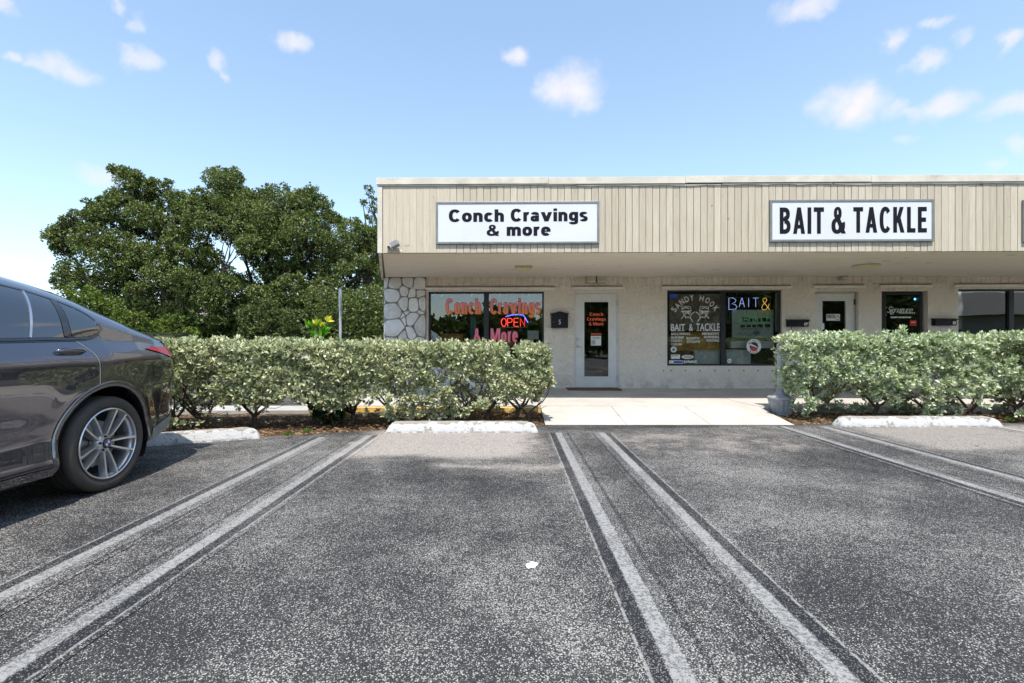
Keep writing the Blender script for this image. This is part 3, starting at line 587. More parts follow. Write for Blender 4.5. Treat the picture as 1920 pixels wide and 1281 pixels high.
def window(op, mull, name='window', fr=.035, dv=.05):
    u0, u1, z0, z1 = op; f = MB(); f.box(u0, u0+fr, dv, dv+.07, z0, z1); f.box(u1-fr, u1, dv, dv+.07, z0, z1); f.box(u0+fr, u1-fr, dv, dv+.07, z0, z0+fr); f.box(u0+fr, u1-fr, dv, dv+.07, z1-fr, z1)
    for m0, m1 in mull: f.box(m0, m1, dv-.01, dv+.08, z0+fr, z1-fr)
    w = f.build(name, M['bronze'], bld); xs = [u0+fr]+[x for m in mull for x in m]+[u1-fr]; v = dv+.035
    for k in range(0, len(xs), 2):
        b = MB(); b.box(xs[k], xs[k+1], v, v+.006, z0+fr, z1-fr); b.build('pane', M['glass'], w)
    return w, v
G0 = .07
w1, v1 = window(W1, [(fU(907), fU(916))]); w2, v2 = window(W2, [(fU(1354), fU(1362))]); w3, v3 = window(W3, [(fU(1896), fU(1905))])
# --- vinyl on the first window
def vtext(parent, body, px0, px1, py0, py1, v, mat, off=0., name='lettering', shear=0., space=1., dv=0.):
    b = MB(); text(b, body, fU(px0, v), fU(px1, v), fZ((px0+px1)/2, py1, v), fZ((px0+px1)/2, py0, v), v+dv, off, shear, space); return b.build(name, mat, parent, fix=False)
zA, zB = fZ(900, 590), fZ(900, 560)
M['fade'] = m_gradient('pink_orange_fade', zA+.02, zB-.02, (.95, .30, .05), (.90, .27, .38)); M['pink'] = m_gradient('pink_fade', fZ(900, 640), fZ(900, 618), (.9, .2, .2), (.88, .25, .42))
va = v1-.012
def vbold(parent, s, px0, px1, py0, py1, v, mat, tv=.3, th=.17, g=0., dv=0., gap=.1, name='lettering'):
    b = MB(); btext(b, s, fU(px0, v), fU(px1, v), fZ((px0+px1)/2, py1, v), fZ((px0+px1)/2, py0, v), v, tv, th, g, gap, dv); return b.build(name, mat, parent, fix=False)
for mat, g_, d in ((M['dred'], .03, .004), (M['fade'], 0., 0.)):
    vbold(w1, 'Conch', 835.5, 902, 560, 589.5, va, mat, .30, .17, g_, d); vbold(w1, 'Cravings', 919, 1013.5, 560, 596, va, mat, .30, .17, g_, d)
for mat, g_, d in ((M['dred'], .03, .004), (M['pink'], 0., 0.)):
    vbold(w1, '&', 889, 901, 616, 642, va, mat, .30, .17, g_, d); vbold(w1, 'Mo', 920, 950, 616, 642, va, mat, .3, .17, g_, d); vbold(w1, 're', 952, 971, 621.5, 642, va, mat, .3, .2, g_, d)
b = MB(); r_ = fo(989, 1010, 620, 636, v1+.02); b.box(r_[0], r_[1], v1+.02, v1+.023, r_[2], r_[3]); tag(b.build('paper_notice', M['paper'], w1))
for px in (828, 884, 937, 992):
    b = MB(); b.box(fU(px)-.012, fU(px)+.012, v1+.02, v1+.03, fZ(px, 555), fZ(px, 550)); b.build('curtain_clip', M['steel'], w1)
b = MB(); r_ = fo(882, 893, 592, 688, .25); n = 10
b.add([(r_[0]+(r_[1]-r_[0])*i/n, .25+.02*math.sin(i*2.1), z) for z in (r_[2], r_[3]) for i in range(n+1)], [(i, i+1, n+2+i, n+1+i) for i in range(n)])
cur = tag(b.build('curtain', M['teal'], smooth=True), 'narrow pale teal curtain hanging behind the first shop window', 'curtain'); put(cur, FW(0, 0, 0), FA)
# neon OPEN sign
STR = {'O': [[(.5+.5*math.cos(a*.5236), .5+.5*math.sin(a*.5236)) for a in range(13)]], 'P': [[(0,0),(0,1),(.6,1),(.9,.85),(.9,.65),(.6,.48),(0,.48)]], 'E': [[(.9,0),(0,0),(0,1),(.9,1)],[(0,.5),(.75,.5)]], 'N': [[(0,0),(0,1),(.9,0),(.9,1)]],
 'B': [[(0,0),(0,1),(.55,1),(.85,.85),(.8,.65),(.35,.52),(.8,.42),(1,.22),(.8,.03),(0,0)]], 'A': [[(0,0),(.45,1),(.55,1),(1,0)],[(.2,.38),(.8,.38)]], 'I': [[(.5,0),(.5,1)]], 'T': [[(0,1),(1,1)],[(.5,1),(.5,0)]],
 '&': [[(1,0),(.2,.72),(.15,.88),(.35,1),(.6,.95),(.65,.78),(.15,.4),(0,.2),(.2,0),(.55,.02),(.85,.3),(.95,.5)]], 'C': [[(.95,.85),(.7,1),(.3,.95),(.05,.6),(.1,.25),(.4,0),(.8,.05),(1,.2)]], 'K': [[(0,0),(0,1)],[(.9,1),(.05,.45),(.95,0)]], 'L': [[(0,1),(0,0),(.85,0)]], 'R': [[(0,0),(0,1),(.6,1),(.9,.8),(.6,.5),(0,.5)],[(.4,.5),(.95,0)]]}
def neon(mb, s, px0, px1, py0, py1, v, r=.008, gap=.28, slant=0.):
    n = len(s); u0, u1 = fU(px0, v), fU(px1, v); z0, z1 = fZ((px0+px1)/2, py1, v), fZ((px0+px1)/2, py0, v); w = (u1-u0)/(n+gap*(n-1))
    for i, ch in enumerate(s):
        for st in STR.get(ch, []): mb.tube([(u0+i*w*(1+gap)+(a*w*(.25 if ch == 'I' else 1))+(w*.35 if ch == 'I' else 0)+slant*c*(z1-z0), v, z0+c*(z1-z0)) for a, c in st], r, 6)
vn = .16; ns = fthing('neon_open_sign', 'lit red neon OPEN sign with blue arc behind the first shop window', 'neon sign', fU(964), vn, fZ(964, 604)); no = (fU(964), vn, fZ(964, 604))
b = MB(); neon(b, 'OPEN', 940, 985, 597, 612, vn, .0055); b.build('red_tube', m_emit('neon_red', (1., .05, .035), 1.9), ns, no, smooth=True)
b = MB(); b.tube([(fU(948+42*t, vn), vn-.01, fZ(965, 596-6*math.sin(t*2.3+.35)+ (12*max(0, t-.8)/.2 if t > .8 else 0), vn)) for t in [i/14 for i in range(15)]], .009, 6); b.build('blue_tube', m_emit('neon_blue', (.08, .12, 1.), 2.), ns, no, smooth=True)
b = MB(); r_ = fo(938, 990, 589, 614, vn); b.box(r_[0], r_[1], vn+.02, vn+.03, r_[2], r_[2]+.01); b.box(r_[0], r_[1], vn+.02, vn+.03, r_[3]-.01, r_[3]); b.tube([(fU(950, vn), vn+.02, r_[3]), (fU(950, vn), vn+.02, W1[3])], .003, 4); b.tube([(fU(980, vn), vn+.02, r_[3]), (fU(980, vn), vn+.02, W1[3])], .003, 4); b.build('frame', M['wire'], ns, no)
# --- a few dim things inside the first shop
def inbox(name, label, cat, px0, px1, py0, py1, v, d, mat, legs=False):
    r = fo(px0, px1, py0, py1, v); t = fthing(name, label, cat, (r[0]+r[1])/2, v, r[2]); o = ((r[0]+r[1])/2, v, r[2]); b = MB(); b.box(r[0], r[1], v, v+d, r[2], r[3], .01); b.build('body', mat, t, o)
    b = MB(); b.box(r[0]-.02, r[1]+.02, v-.02, v+d+.02, r[3]+.001, r[3]+.03, .005); b.build('top', mat, t, o); return t
inbox('display_cabinet', 'low amber wooden cabinet seen dimly inside the first shop window', 'cabinet', 812, 868, 628, 700, 1.2, .5, M['wood'])

# --- second window: banner, neon, posters, stickers
vb = v2+.03; t = fthing('window_banner', 'brown fabric banner with white lettering and crossed skeletal design in left pane', 'banner', fU(1303), vb, fZ(1303, 620)); o = (fU(1303), vb, fZ(1303, 620))
r_ = fo(1255, 1352.5, 551, 619, vb); b = MB(); n = 24
b.add([(r_[0]+(r_[1]-r_[0])*i/n, vb+.004*math.sin(i*.9), z+(.01*math.sin(i*.5) if z == r_[2] else 0)) for z in (r_[2], r_[3]) for i in range(n+1)], [(i, i+1, n+2+i, n+1+i) for i in range(n)]); b.build('cloth', M['banner'], t, o, smooth=True)
vt = v2-.006; px = lambda X: 1245+X/12.8; py = lambda Y: 540+Y/12.8
b = MB()
for ch, X, Y, a in (('S',240,515,58),('A',325,425,47),('N',425,335,36),('D',545,270,22),('Y',670,235,8),('H',905,250,-12),('O',1045,300,-26),('O',1150,385,-42),('K',1250,490,-55)):
    u_, z_ = fw(px(X), py(Y), vt); glyph_at(b, ch, u_, z_, .085 if ch != 'S' else .075, .125, R(a), vt, .012)
text(b, 'BAIT', fU(px(165), vt), fU(px(505), vt), fZ(1303, py(1035), vt), fZ(1303, py(865), vt), vt, .02); text(b, '&', fU(px(600), vt), fU(px(695), vt), fZ(1303, py(1035), vt), fZ(1303, py(865), vt), vt, .005); text(b, 'TACKLE', fU(px(770), vt), fU(px(1340), vt), fZ(1303, py(1030), vt), fZ(1303, py(850), vt), vt, .012)
for u0_, u1_, zc in ((165, 505, 1), (770, 1340, 1)):   # thin serif feet and heads
    for k in range(7 if u0_ == 165 else 11):
        c_ = u0_+(u1_-u0_)*(k+.5)/(7 if u0_ == 165 else 11); quad(b, fU(px(c_-20), vt), fU(px(c_+20), vt), fZ(1303, py(1036), vt), fZ(1303, py(1026), vt), vt-.0006)
for s, x0, x1, y0 in (('BALLYHOO',170,625,1075),('SHRIMP',170,480,1160),('SQUID',170,430,1240),('CHUM',170,425,1325),('BONITO',540,855,1180),('STRIPS',545,860,1262),('MINNOWS',920,1325,1070),('SHINERS',960,1325,1150),('WORMS',1015,1325,1235)):
    text(b, s, fU(px(x0), vt), fU(px(x1), vt), fZ(1303, py(y0+58), vt), fZ(1303, py(y0), vt), vt, .022)
b.build('lettering', M['vwhite'], w2, fix=False)
b = MB()   # pair of fish skeletons and crossed hooks, drawn as thin print
for s in (1, -1):
    cx = 750
    def q(X, Y): return fw(px(cx+s*(X-cx)), py(Y), vt)
    def strip(pts, r=.006):
        for (a, c) in zip(pts, pts[1:]):
            A, B = q(*a), q(*c); dx, dz = B[0]-A[0], B[1]-A[1]; L = math.hypot(dx, dz) or 1; nx, nz_ = -dz/L*r, dx/L*r
            b.add([(A[0]-nx, vt, A[1]-nz_), (B[0]-nx, vt, B[1]-nz_), (B[0]+nx, vt, B[1]+nz_), (A[0]+nx, vt, A[1]+nz_)], [(0, 1, 2, 3)])
    strip([(425,450),(620,440),(650,520),(640,590),(560,600),(440,570),(425,450)], .005); strip([(440,500),(540,470),(600,500)], .009); strip([(450,560),(600,560),(630,540)], .012); strip([(410,570),(500,560)], .008)
    strip([(420,740),(520,610),(600,570)], .008); strip([(740,575),(680,610),(640,670),(630,710)], .007); strip([(530,700),(620,700),(660,760),(690,810)], .008); strip([(450,600),(500,660),(520,730)], .007); strip([(560,600),(640,640)], .008); strip([(470,600),(440,560)], .006)
b.build('emblem', M['vwhite'], w2, fix=False)
b = MB(); r_ = fo(px(130), px(310), py(140), py(250), vt); quad(b, *r_, vt); b.build('blue_sticker', M['blue'], w2, fix=False)
def disc(name, mat, px_, py_, rr, dv=0., par=None, rz=None): b = MB(); ellipse(b, fU(px_, vt), fZ(px_, py_, vt), rr, rz or rr, vt+dv, 28); return b.build(name, mat, par or w2, fix=False)
def rect(name, mat, a, c, d, e, dv=0., par=None, v=None): b = MB(); r = fo(a, c, d, e, v or vt); quad(b, *r, (v or vt)+dv); return b.build(name, mat, par or w2, fix=False)
# small stickers, bottom left of the left pane
disc('round_sticker', M['vwhite'], 1263, 655.5, .064); disc('sticker_print', M['teal'], 1263, 655.5, .035, -.001)
rect('sticker', M['vwhite'], 1258, 1275, 665, 673); rect('sticker_print', M['greypaper'], 1259.5, 1272, 666, 668, -.001)
disc('oval_sticker', M['vwhite'], 1289.5, 669.5, .13, rz=.042); disc('sticker_print', M['greypaper'], 1289.5, 669.5, .1, -.001, rz=.022)
rect('sticker', M['vwhite'], 1254.5, 1280, 676, 682); rect('sticker_print', M['blue'], 1263, 1279, 677, 681, -.001)
b = MB()
for k in range(7): quad(b, *fo(1282+k*3.6, 1284.4+k*3.6, 675.5+(k % 2), 681.5-(k % 3)*.6, vt), vt)
b.build('sticker', M['vwhite'], w2, fix=False)
# round white sticker
disc('round_sticker', M['vwhite'], 1413.5, 649.5, .158); b = MB(); cu_, cz_ = fw(1413.5, 650, vt)
ellipse(b, cu_, cz_, .092, .10, vt-.001, 28); b.build('sticker_print', M['posterdark'], w2, fix=False)
b = MB(); b.add([(cu_+.085*math.cos(a), vt-.002, cz_-.005+.088*math.sin(a)) for a in [math.pi+.15+i*(math.pi-.4)/14 for i in range(15)]], [tuple(range(15))]); b.build('sticker_print', M['red'], w2, fix=False)
b = MB(); b.add([(cu_+x, vt-.003, cz_+z) for x, z in ((-.085, .045), (-.05, .06), (.0, .03), (.06, .0), (.085, -.03), (.03, -.012), (-.03, .008), (-.07, .015))], [tuple(range(8))]); b.build('sticker_print', M['vwhite'], w2, fix=False)
b = MB()
for i, ch in enumerate('BIONIC'): a = R(142-i*21); glyph_at(b, ch, cu_+.127*math.cos(a), cz_+.127*math.sin(a), .03 if ch != 'I' else .01, .034, a-math.pi/2, vt-.001, .03)
for i, ch in enumerate('BAIT'): a = R(235+i*22); glyph_at(b, ch, cu_+.127*math.cos(a), cz_+.127*math.sin(a), .03 if ch != 'I' else .01, .034, a+math.pi/2, vt-.001, .03)
b.build('lettering', M['ink'], w2, fix=False)
disc('round_sticker', M['vwhite'], 1367.5, 677, .048); disc('sticker_print', M['signf'], 1367.5, 677, .026, -.001, rz=.014)
# neon bait sign
vn = .26; o = (fU(1413), vn, fZ(1413, 608)); ns = fthing('neon_bait_sign', 'blue and amber neon BAIT & TACKLE sign on wire rack in right pane', 'neon sign', *o)
b = MB(); neon(b, 'B', 1366.5, 1382, 559, 580.5, vn, .005); neon(b, 'AIT', 1386, 1422, 559, 576, vn, .0048, .3); b.build('blue_tube', m_emit('neon_pale_blue', (.42, .48, 1.), .55), ns, o, smooth=True)
b = MB(); neon(b, '&', 1428, 1443, 559, 581, vn, .005); b.build('amber_tube', m_emit('neon_amber', (1., .55, .12), .5), ns, o, smooth=True)
b = MB(); neon(b, 'TACKLE', 1383, 1447, 588, 606, vn, .005, .22); b.build('green_tube', m_emit('neon_green', (.25, .7, .3), .12), ns, o, smooth=True)
b = MB()
for i in range(5): b.tube([(fU(1386+i*12+7*math.sin(t*4), vn), vn, fZ(1413, 612+t*17, vn)) for t in [k/8 for k in range(9)]], .006, 5)
b.build('unlit_tube', M['wire'], ns, o, smooth=True)
b = MB(); r_ = fo(1363, 1451, 557.5, 606, vn+.02)
b.tube([(r_[0], vn+.02, r_[2]), (r_[0], vn+.02, r_[3]), (r_[1], vn+.02, r_[3]), (r_[1], vn+.02, r_[2]), (r_[0], vn+.02, r_[2])], .005, 5)
for px_ in (1369, 1401, 1423, 1445): b.tube([(fU(px_, vn), vn+.02, r_[2]), (fU(px_, vn), vn+.02, r_[3])], .0035, 4)
for px_ in (1382, 1437): b.tube([(fU(px_, vn), vn+.02, r_[3]), (fU(px_, vn), vn+.02, W2[3])], .003, 4)
b.build('frame', M['wire'], ns, o)
# pale green sheet behind the neon
vp = .34; o = (fU(1411), vp, fZ(1411, 633)); t = fthing('hanging_poster', 'pale green poster with dark printed bands behind the blue neon sign', 'poster', *o)
b = MB(); r_ = fo(1372.5, 1450, 581, 633, vp); b.box(r_[0], r_[1], vp, vp+.004, r_[2], r_[3]); b.build('sheet', M['greenpaper'], t, o)
b = MB()
for a, c, d, e in ((1392,1404,595,604),(1405,1411,597,604),(1413,1419,597,604),(1421,1427,597,604),(1429,1444,596,603),(1389,1397,609,614),(1399,1408,609,614),(1410,1418,609,614),(1420,1430,608,614),(1434,1444,608,614)): quad(b, *fo(a, c, d, e, vp), vp-.002)
b.build('printed_band', M['posterdark'], t, o, fix=False)
b = MB()
for a, c, d, e in ((1390,1402,616,618),(1404,1412,616,618),(1414,1424,616,618),(1384,1398,626,627),(1400,1410,628,629),(1413,1424,620,628)): quad(b, *fo(a, c, d, e, vp), vp-.0025)
b.build('printed_text', M['greypaper'], t, o, fix=False)
# furniture seen through the second window
inbox('wooden_counter', 'amber wooden counter front low inside the left pane of the second window', 'counter', 1262, 1349, 625, 658, .34, .5, M['wood'])
inbox('red_shelf', 'dark red wooden shelf low inside the second window under the amber counter', 'shelf', 1257, 1300, 661, 690, .3, .3, M['darkwood'])
inbox('grey_cabinet', 'grey panel cabinet in the second window, left of the mullion', 'cabinet', 1302, 1351, 659.5, 690, .22, .3, M['counter'])
inbox('grey_cabinet', 'grey panel cabinet in the second window, right of the mullion', 'cabinet', 1362.5, 1408, 658.5, 690, .22, .3, M['counter'])
inbox('grey_shelf_box', 'long grey shelf box behind the round white sticker', 'box', 1370, 1452, 642, 653, .3, .2, M['counter'])
b = MB(); r_ = fo(1455, 1460, 548, 622, .2); n = 6
b.box(r_[0], r_[1], .2, .23, r_[2], r_[3]); put(tag(b.build('blind_stack', M['counter']), 'narrow pale vertical blind strip at the right edge of the second window', 'blind'), FW(0, 0, 0), FA)
# third window: pale interior things are only faint; vertical blinds
for k, px_ in enumerate(range(1806, 1894, 8)): pass

# ------------------------------------------------------------------ doors
def door(op, fr, label, glassr, light=True, dv=.06, mat=None, hinge='r'):
    u0, u1, z0, z1 = op; mat = mat or M['white']; f = MB(); jw = fr
    f.box(u0, u0+jw, dv-.02, dv+.08, z0, z1); f.box(u1-jw, u1, dv-.02, dv+.08, z0, z1); f.box(u0+jw, u1-jw, dv-.02, dv+.08, z1-jw, z1)
    d = f.build('door', mat, bld); d['label'] = label; a, c, z = u0+jw+.004, u1-jw-.004, z1-jw-.006; g0, g1, gz0, gz1 = glassr
    b = MB(); b.box(a, g0, dv, dv+.045, z0+.012, z); b.box(g1, c, dv, dv+.045, z0+.012, z); b.box(g0, g1, dv, dv+.045, z0+.012, gz0); b.box(g0, g1, dv, dv+.045, gz1, z); b.build('leaf', mat, d)
    b = MB(); e = .03
    b.box(g0-e, g0+.006, dv-.012, dv-.001, gz0-e, gz1+e, .004); b.box(g1-.006, g1+e, dv-.012, dv-.001, gz0-e, gz1+e, .004); b.box(g0+.007, g1-.007, dv-.012, dv-.001, gz0-e, gz0+.006, .004); b.box(g0+.007, g1-.007, dv-.012, dv-.001, gz1-.006, gz1+e, .004); b.build('glazing_bead', mat, d)
    b = MB(); b.box(g0, g1, dv+.018, dv+.024, gz0, gz1); b.build('pane', M['glass'], d)
    return d, dv
gr = fo(1095, 1141, 566, 706.5, .06); d1, dv = door(D1, .035, 'white door with a tall glass pane and orange lettering', gr)
for py_ in (568, 639, 709):
    b = MB(); zc = fZ(1158, py_); b.box(D1[1]-.047, D1[1]-.03, .03, .041, zc-.05, zc+.05); b.lathe([(.008, zc-.05), (.008, zc+.05)], 8, (D1[1]-.038, .032, 0)); b.build('hinge', M['steel'], d1)
uh = fU(1083, .05); zc = fZ(1083, 636); b = MB(); b.lathe([(.03, .03), (.03, .05), (.026, .058)], 20, (uh, 0, zc), 'y'); b.lathe([(.012, .02), (.012, .03)], 10, (uh, 0, zc), 'y'); b.build('deadbolt', M['steel'], d1, smooth=True)
zc = fZ(1083, 649.5); b = MB(); b.lathe([(.03, .045), (.03, .058)], 20, (uh, 0, zc), 'y'); b.lathe([(.01, 0.), (.01, .045)], 10, (uh, 0, zc), 'y'); b.tube([(uh, .005, zc), (uh+.03, .0, zc-.002), (uh+.07, .0, zc-.012), (uh+.1, .003, zc-.022)], [.010, .009, .008, .007], 8); b.build('handle', M['steel'], d1, smooth=True)
b = MB(); b.box(D1[0]+.03, D1[1]-.03, .0, .1, WZ+.002, WZ+.02); b.build('threshold', M['steel'], d1)
vd = .075
for s, a, c, y0, y1 in (('Conch',1105.5,1131,586,592.5),('Cravings',1100.5,1136,595,603),('& More',1104,1131.5,604,610.5)): vbold(d1, s, a, c, y0, y1, vd, M['orange'], .26, .2)
vtext(d1, 'HOURS', 1108.5, 1127.5, 624.5, 628.5, vd, M['orange'], .03)
rect('paper_notice', M['paper'], 1108, 1127, 630, 648, 0, d1, vd); rect('notice_print', M['greypaper'], 1109, 1116, 638, 646.5, -.001, d1, vd); rect('notice_print', M['teal'], 1109, 1126, 635, 636, -.001, d1, vd); rect('notice_print', M['greypaper'], 1111, 1124, 632, 634, -.001, d1, vd)
gr = fo(1541, 1586, 564, 706, .1); d2, _ = door([D2[0], fU(1607), D2[2], D2[3]-.01], .02, 'white door with dark glass and a closed notice', gr, dv=.1)
for py_ in (566, 640): b = MB(); zc = fZ(1606, py_); b.box(fU(1607)-.02, fU(1607)+.005, .06, .079, zc-.06, zc+.06, .005); b.build('hinge', M['bronze'], d2)
vd2 = .112; rect('closed_notice', M['vwhite'], 1549.5, 1575, 589, 601.5, 0, d2, vd2); rect('notice_band', M['ink'], 1551, 1565, 590.5, 596.5, -.001, d2, vd2); b = MB(); text(b, 'CLOSED', fU(1551.8, vd2), fU(1564.2, vd2), fZ(1558, 595.6, vd2), fZ(1558, 591.4, vd2), vd2-.002, .03); b.build('lettering', M['vwhite'], d2, fix=False)
b = MB(); ellipse(b, fU(1570, vd2), fZ(1570, 596, vd2), .045, .05, vd2-.001, 20, ri=.8); b.tube([(fU(1570, vd2), vd2-.001, fZ(1570, 596, vd2)), (fU(1570, vd2), vd2-.001, fZ(1570, 593, vd2))], .004, 4); b.build('clock_print', M['ink'], d2, fix=False)
rect('small_notice', M['paper'], 1538, 1544.5, 606.5, 618, -.02, d2, .1)
gr = fo(1660, 1726, 552, 722, .1); d3, _ = door([D3[0], fU(1733), D3[2], D3[3]], .02, 'dark framed glass door with white script lettering', gr, dv=.1, mat=M['bronze'])
b = MB(); text(b, 'Signature', fU(1663, vd2), fU(1712, vd2), fZ(1688, 590, vd2), fZ(1688, 575, vd2), vd2, -.006, .5, .8)
ellipse(b, fU(1664, vd2), fZ(1664, 584, vd2), .055, .09, vd2, 12, R(100), R(250), .88); b.build('script_lettering', M['vwhite'], d3, fix=False)
b = MB(); [quad(b, *fo(1687+k*3.3, 1688.8+k*3.3, 585.5, 588.3, vd2), vd2) for k in range(9)]; [quad(b, *fo(a_, c_, 593.8, 596.5, vd2), vd2) for a_, c_ in ((1670, 1675), (1675.6, 1683), (1684.5, 1690), (1690.6, 1698), (1698.6, 1702), (1703, 1708))]
b.build('fine_print', M['vwhite'], d3, fix=False)
rect('red_sticker', M['red'], 1706, 1718.5, 600.5, 611, 0, d3, vd2); rect('sticker_print', M['vwhite'], 1708, 1717, 604, 605, -.001, d3, vd2)
b = MB(); ellipse(b, fU(1715.5, .2), fZ(1715.5, 561, .2), .022, .022, .2, 14); b.build('blue_lamp', m_emit('blue_led', (.1, .45, 1.), 3.), d3, fix=False)
od = OPEN[6]; b = MB(); b.box(od[0], od[1], .08, .12, od[2], od[3]); b.build('plain_door', M['white'], bld)

# ------------------------------------------------------------------ signs on the fascia
def boxsign(name, label, px0, px1, py0, py1, fw_px=4.3):
    v = VF-.034; r = fo(px0, px1, py0, py1, v); o = ((r[0]+r[1])/2, v, r[2]); t = fthing(name, label, 'shop sign', *o); e = fw_px/120.
    b = MB()
    for q in ((r[0], r[0]+e, r[2], r[3]), (r[1]-e, r[1], r[2], r[3]), (r[0]+e, r[1]-e, r[2], r[2]+e), (r[0]+e, r[1]-e, r[3]-e, r[3])): b.box(q[0], q[1], v, v+.033, q[2], q[3], .004)
    b.build('frame', M['signf'], t, o); b = MB(); b.box(r[0]+e, r[1]-e, v+.008, v+.03, r[2]+e, r[3]-e); b.build('face', M['signw'], t, o); return t, o, v+.006
s1, o, v = boxsign('shop_sign', 'white two-line shop sign in grey frame at the left end of the wooden fascia', 817, 1124, 377.5, 457)
def stext(par, o, v, s, a, c, d, e, tv, th=.19, gap=.13):
    b = MB(); btext(b, s, fU(a, v), fU(c, v), fZ((a+c)/2, e, v), fZ((a+c)/2, d, v), v, tv, th, 0., gap); return b.build('lettering', M['ink'], par, o, fix=False)
stext(s1, o, v, 'Conch', 841.5, 945, 392.5, 416.5, .26, .23, .09); stext(s1, o, v, 'Cravings', 957.5, 1102, 391, 421, .26, .23, .09); stext(s1, o, v, '&', 912.5, 936, 421.5, 442.5, .22); stext(s1, o, v, 'more', 950, 1032.5, 425, 442.5, .26, .24, .09)
s2, o, v = boxsign('shop_sign', 'white one-line BAIT & TACKLE sign in grey frame on the right of the fascia', 1444, 1752, 374, 453)
stext(s2, o, v, 'BAIT', 1462, 1545, 389, 438.5, .26, .17, .17); stext(s2, o, v, '&', 1559, 1586, 388, 438.5, .24, .15); stext(s2, o, v, 'TACKLE', 1600, 1738, 387.5, 437, .27, .17, .17)
s3, o, v = boxsign('shop_sign', 'edge of a third white sign cut off at the right of the photo', 1919.5, 2220, 374, 453)

# security camera on the fascia corner
o = (fU(731, VF), VF, fZ(731, 465, VF)); t = fthing('security_camera', 'grey box security light on a ball mount at the fascia corner', 'security camera', *o)
b = MB(); b.lathe([(.012, .0), (.034, -.004), (.036, -.03), (.026, -.04)], 16, (o[0], VF-.002, o[2]), 'y'); b.build('base', M['beigebox'], t, o, smooth=True)
b = MB(); b.lathe([(.004, 0), (.020, -.003), (.022, -.03), (.003, -.032)], 14, (o[0], VF-.045, o[2]), 'y'); b.build('lens', M['lens'], t, o, smooth=True)
b = MB(); b.box(.0, .125, -.04, .04, -.045, .045, .006); hd = b.build('housing', M['camgrey'], t); hd.location = (.045, -.075, .012); hd.rotation_euler = (R(-12), R(-26), R(-8))
b = MB(); b.tube([(o[0]+.01, VF-.02, o[2]-.03), (o[0]+.018, VF-.02, o[2]-.07), (o[0]+.012, VF-.012, ZS-.002)], .005, 5); b.build('cable', M['beigebox'], t, o)
b = MB(); b.lathe([(.0, -.02), (.022, -.016), (.026, 0)], 12, (fU(752, VF), VF, ZS+.016), 'y', cap=False); put(tag(b.build('conduit_cap', M['trim']), 'small painted cap at the bottom edge of the fascia, right of the grey camera', 'conduit cap'), FW(0, 0, 0), FA)

# soffit lights
def sg(px_, py_):    # point on the soffit plane
    t = (ZS-CAMH)*FPX/(HY-py_); x, y = (px_-960)/FPX*t, t; dx, dy = x, y-WY; return dx*cA+dy*sA, -dx*sA+dy*cA
u_, v_ = sg(982, 500); o = (u_, v_, ZS); t = fthing('ceiling_light', 'flat rectangular yellowed light on the soffit left of the white door', 'ceiling light', *o)
b = MB(); b.box(u_-.16, u_+.16, v_-.13, v_+.13, ZS-.018, ZS-.002); b.build('base', M['beigebox'], t, o); b = MB(); b.box(u_-.15, u_+.15, v_-.12, v_+.12, ZS-.062, ZS-.018, .012); b.build('diffuser', M['yellowlens'], t, o)
u_, v_ = sg(1624, 497); o = (u_, v_, ZS); t = fthing('ceiling_light', 'round yellowed ceiling light on the soffit above the second white door', 'ceiling light', *o)
b = MB(); b.lathe([(.215, ZS-.02), (.215, ZS-.002)], 32, (u_, v_, 0)); b.build('base', M['beigebox'], t, o); b = MB(); b.lathe([(.20, ZS-.02), (.19, ZS-.04), (.13, ZS-.058), (.0, ZS-.064)], 32, (u_, v_, 0)); b.build('diffuser', M['yellowlens'], t, o, smooth=True)
# emergency heads
def ebox(label, px0, px1, py0, py1):
    r = fo(px0, px1, py0, py1); o = ((r[0]+r[1])/2, 0, r[2]); t = fthing('wall_box', label, 'wall light', *o, group='small boxes over the doors')
    b = MB(); b.box(r[0], r[1], -.15, -.001, r[2], r[3], .006); b.build('housing', M['beigebox'], t, o); b = MB(); b.box(r[0]+.01, r[1]-.01, -.154, -.151, r[2]+.015, r[2]+.03); b.build('seam', M['ledge'], t, o); b = MB(); b.box(r[0]-.01, r[1]+.01, -.004, -.0005, r[2]-.01, r[3]+.008); b.build('back_plate', M['trim'], t, o)
ebox('left beige cube light of the pair above the first white door', 1098.5, 1115, 516, 531.5); ebox('right beige cube light of the pair above the first white door', 1118, 1135, 516, 531.5); ebox('single beige cube light above the second white door', 1571, 1582, 514, 526)
# mailboxes
r = fo(1032.5, 1066.5, 588.5, 615, -.12); o = ((r[0]+r[1])/2, 0, r[2]); t = fthing('mailbox', 'black wall mailbox numbered 5 with arched top left of the first white door', 'mailbox', *o)
b = MB(); b.box(r[0]+.015, r[1]-.015, -.115, -.001, r[2], r[3], .006); b.build('body', M['black'], t, o)
um, hw = (r[0]+r[1])/2, (r[1]-r[0])/2; zt = fZ(1050, 584, -.12)
prof = [(um-hw*1.03, r[3]-.012), (um-hw*1.03, r[3]+.008), (um-hw*.6, r[3]+.02), (um-hw*.4, zt-.02), (um-hw*.15, zt-.004), (um, zt), (um+hw*.15, zt-.004), (um+hw*.4, zt-.02), (um+hw*.6, r[3]+.02), (um+hw*1.03, r[3]+.008), (um+hw*1.03, r[3]-.012)]
b = MB(); b.prism(prof, -.135, -.0015, 'y'); b.build('lid', M['black'], t, o)
b = MB(); text(b, '5', fU(1047.5, -.12), fU(1051.5, -.12), fZ(1050, 608.5, -.12), fZ(1050, 599.5, -.12), -.1165, .0); b.build('number', M['vwhite'], t, o, fix=False)
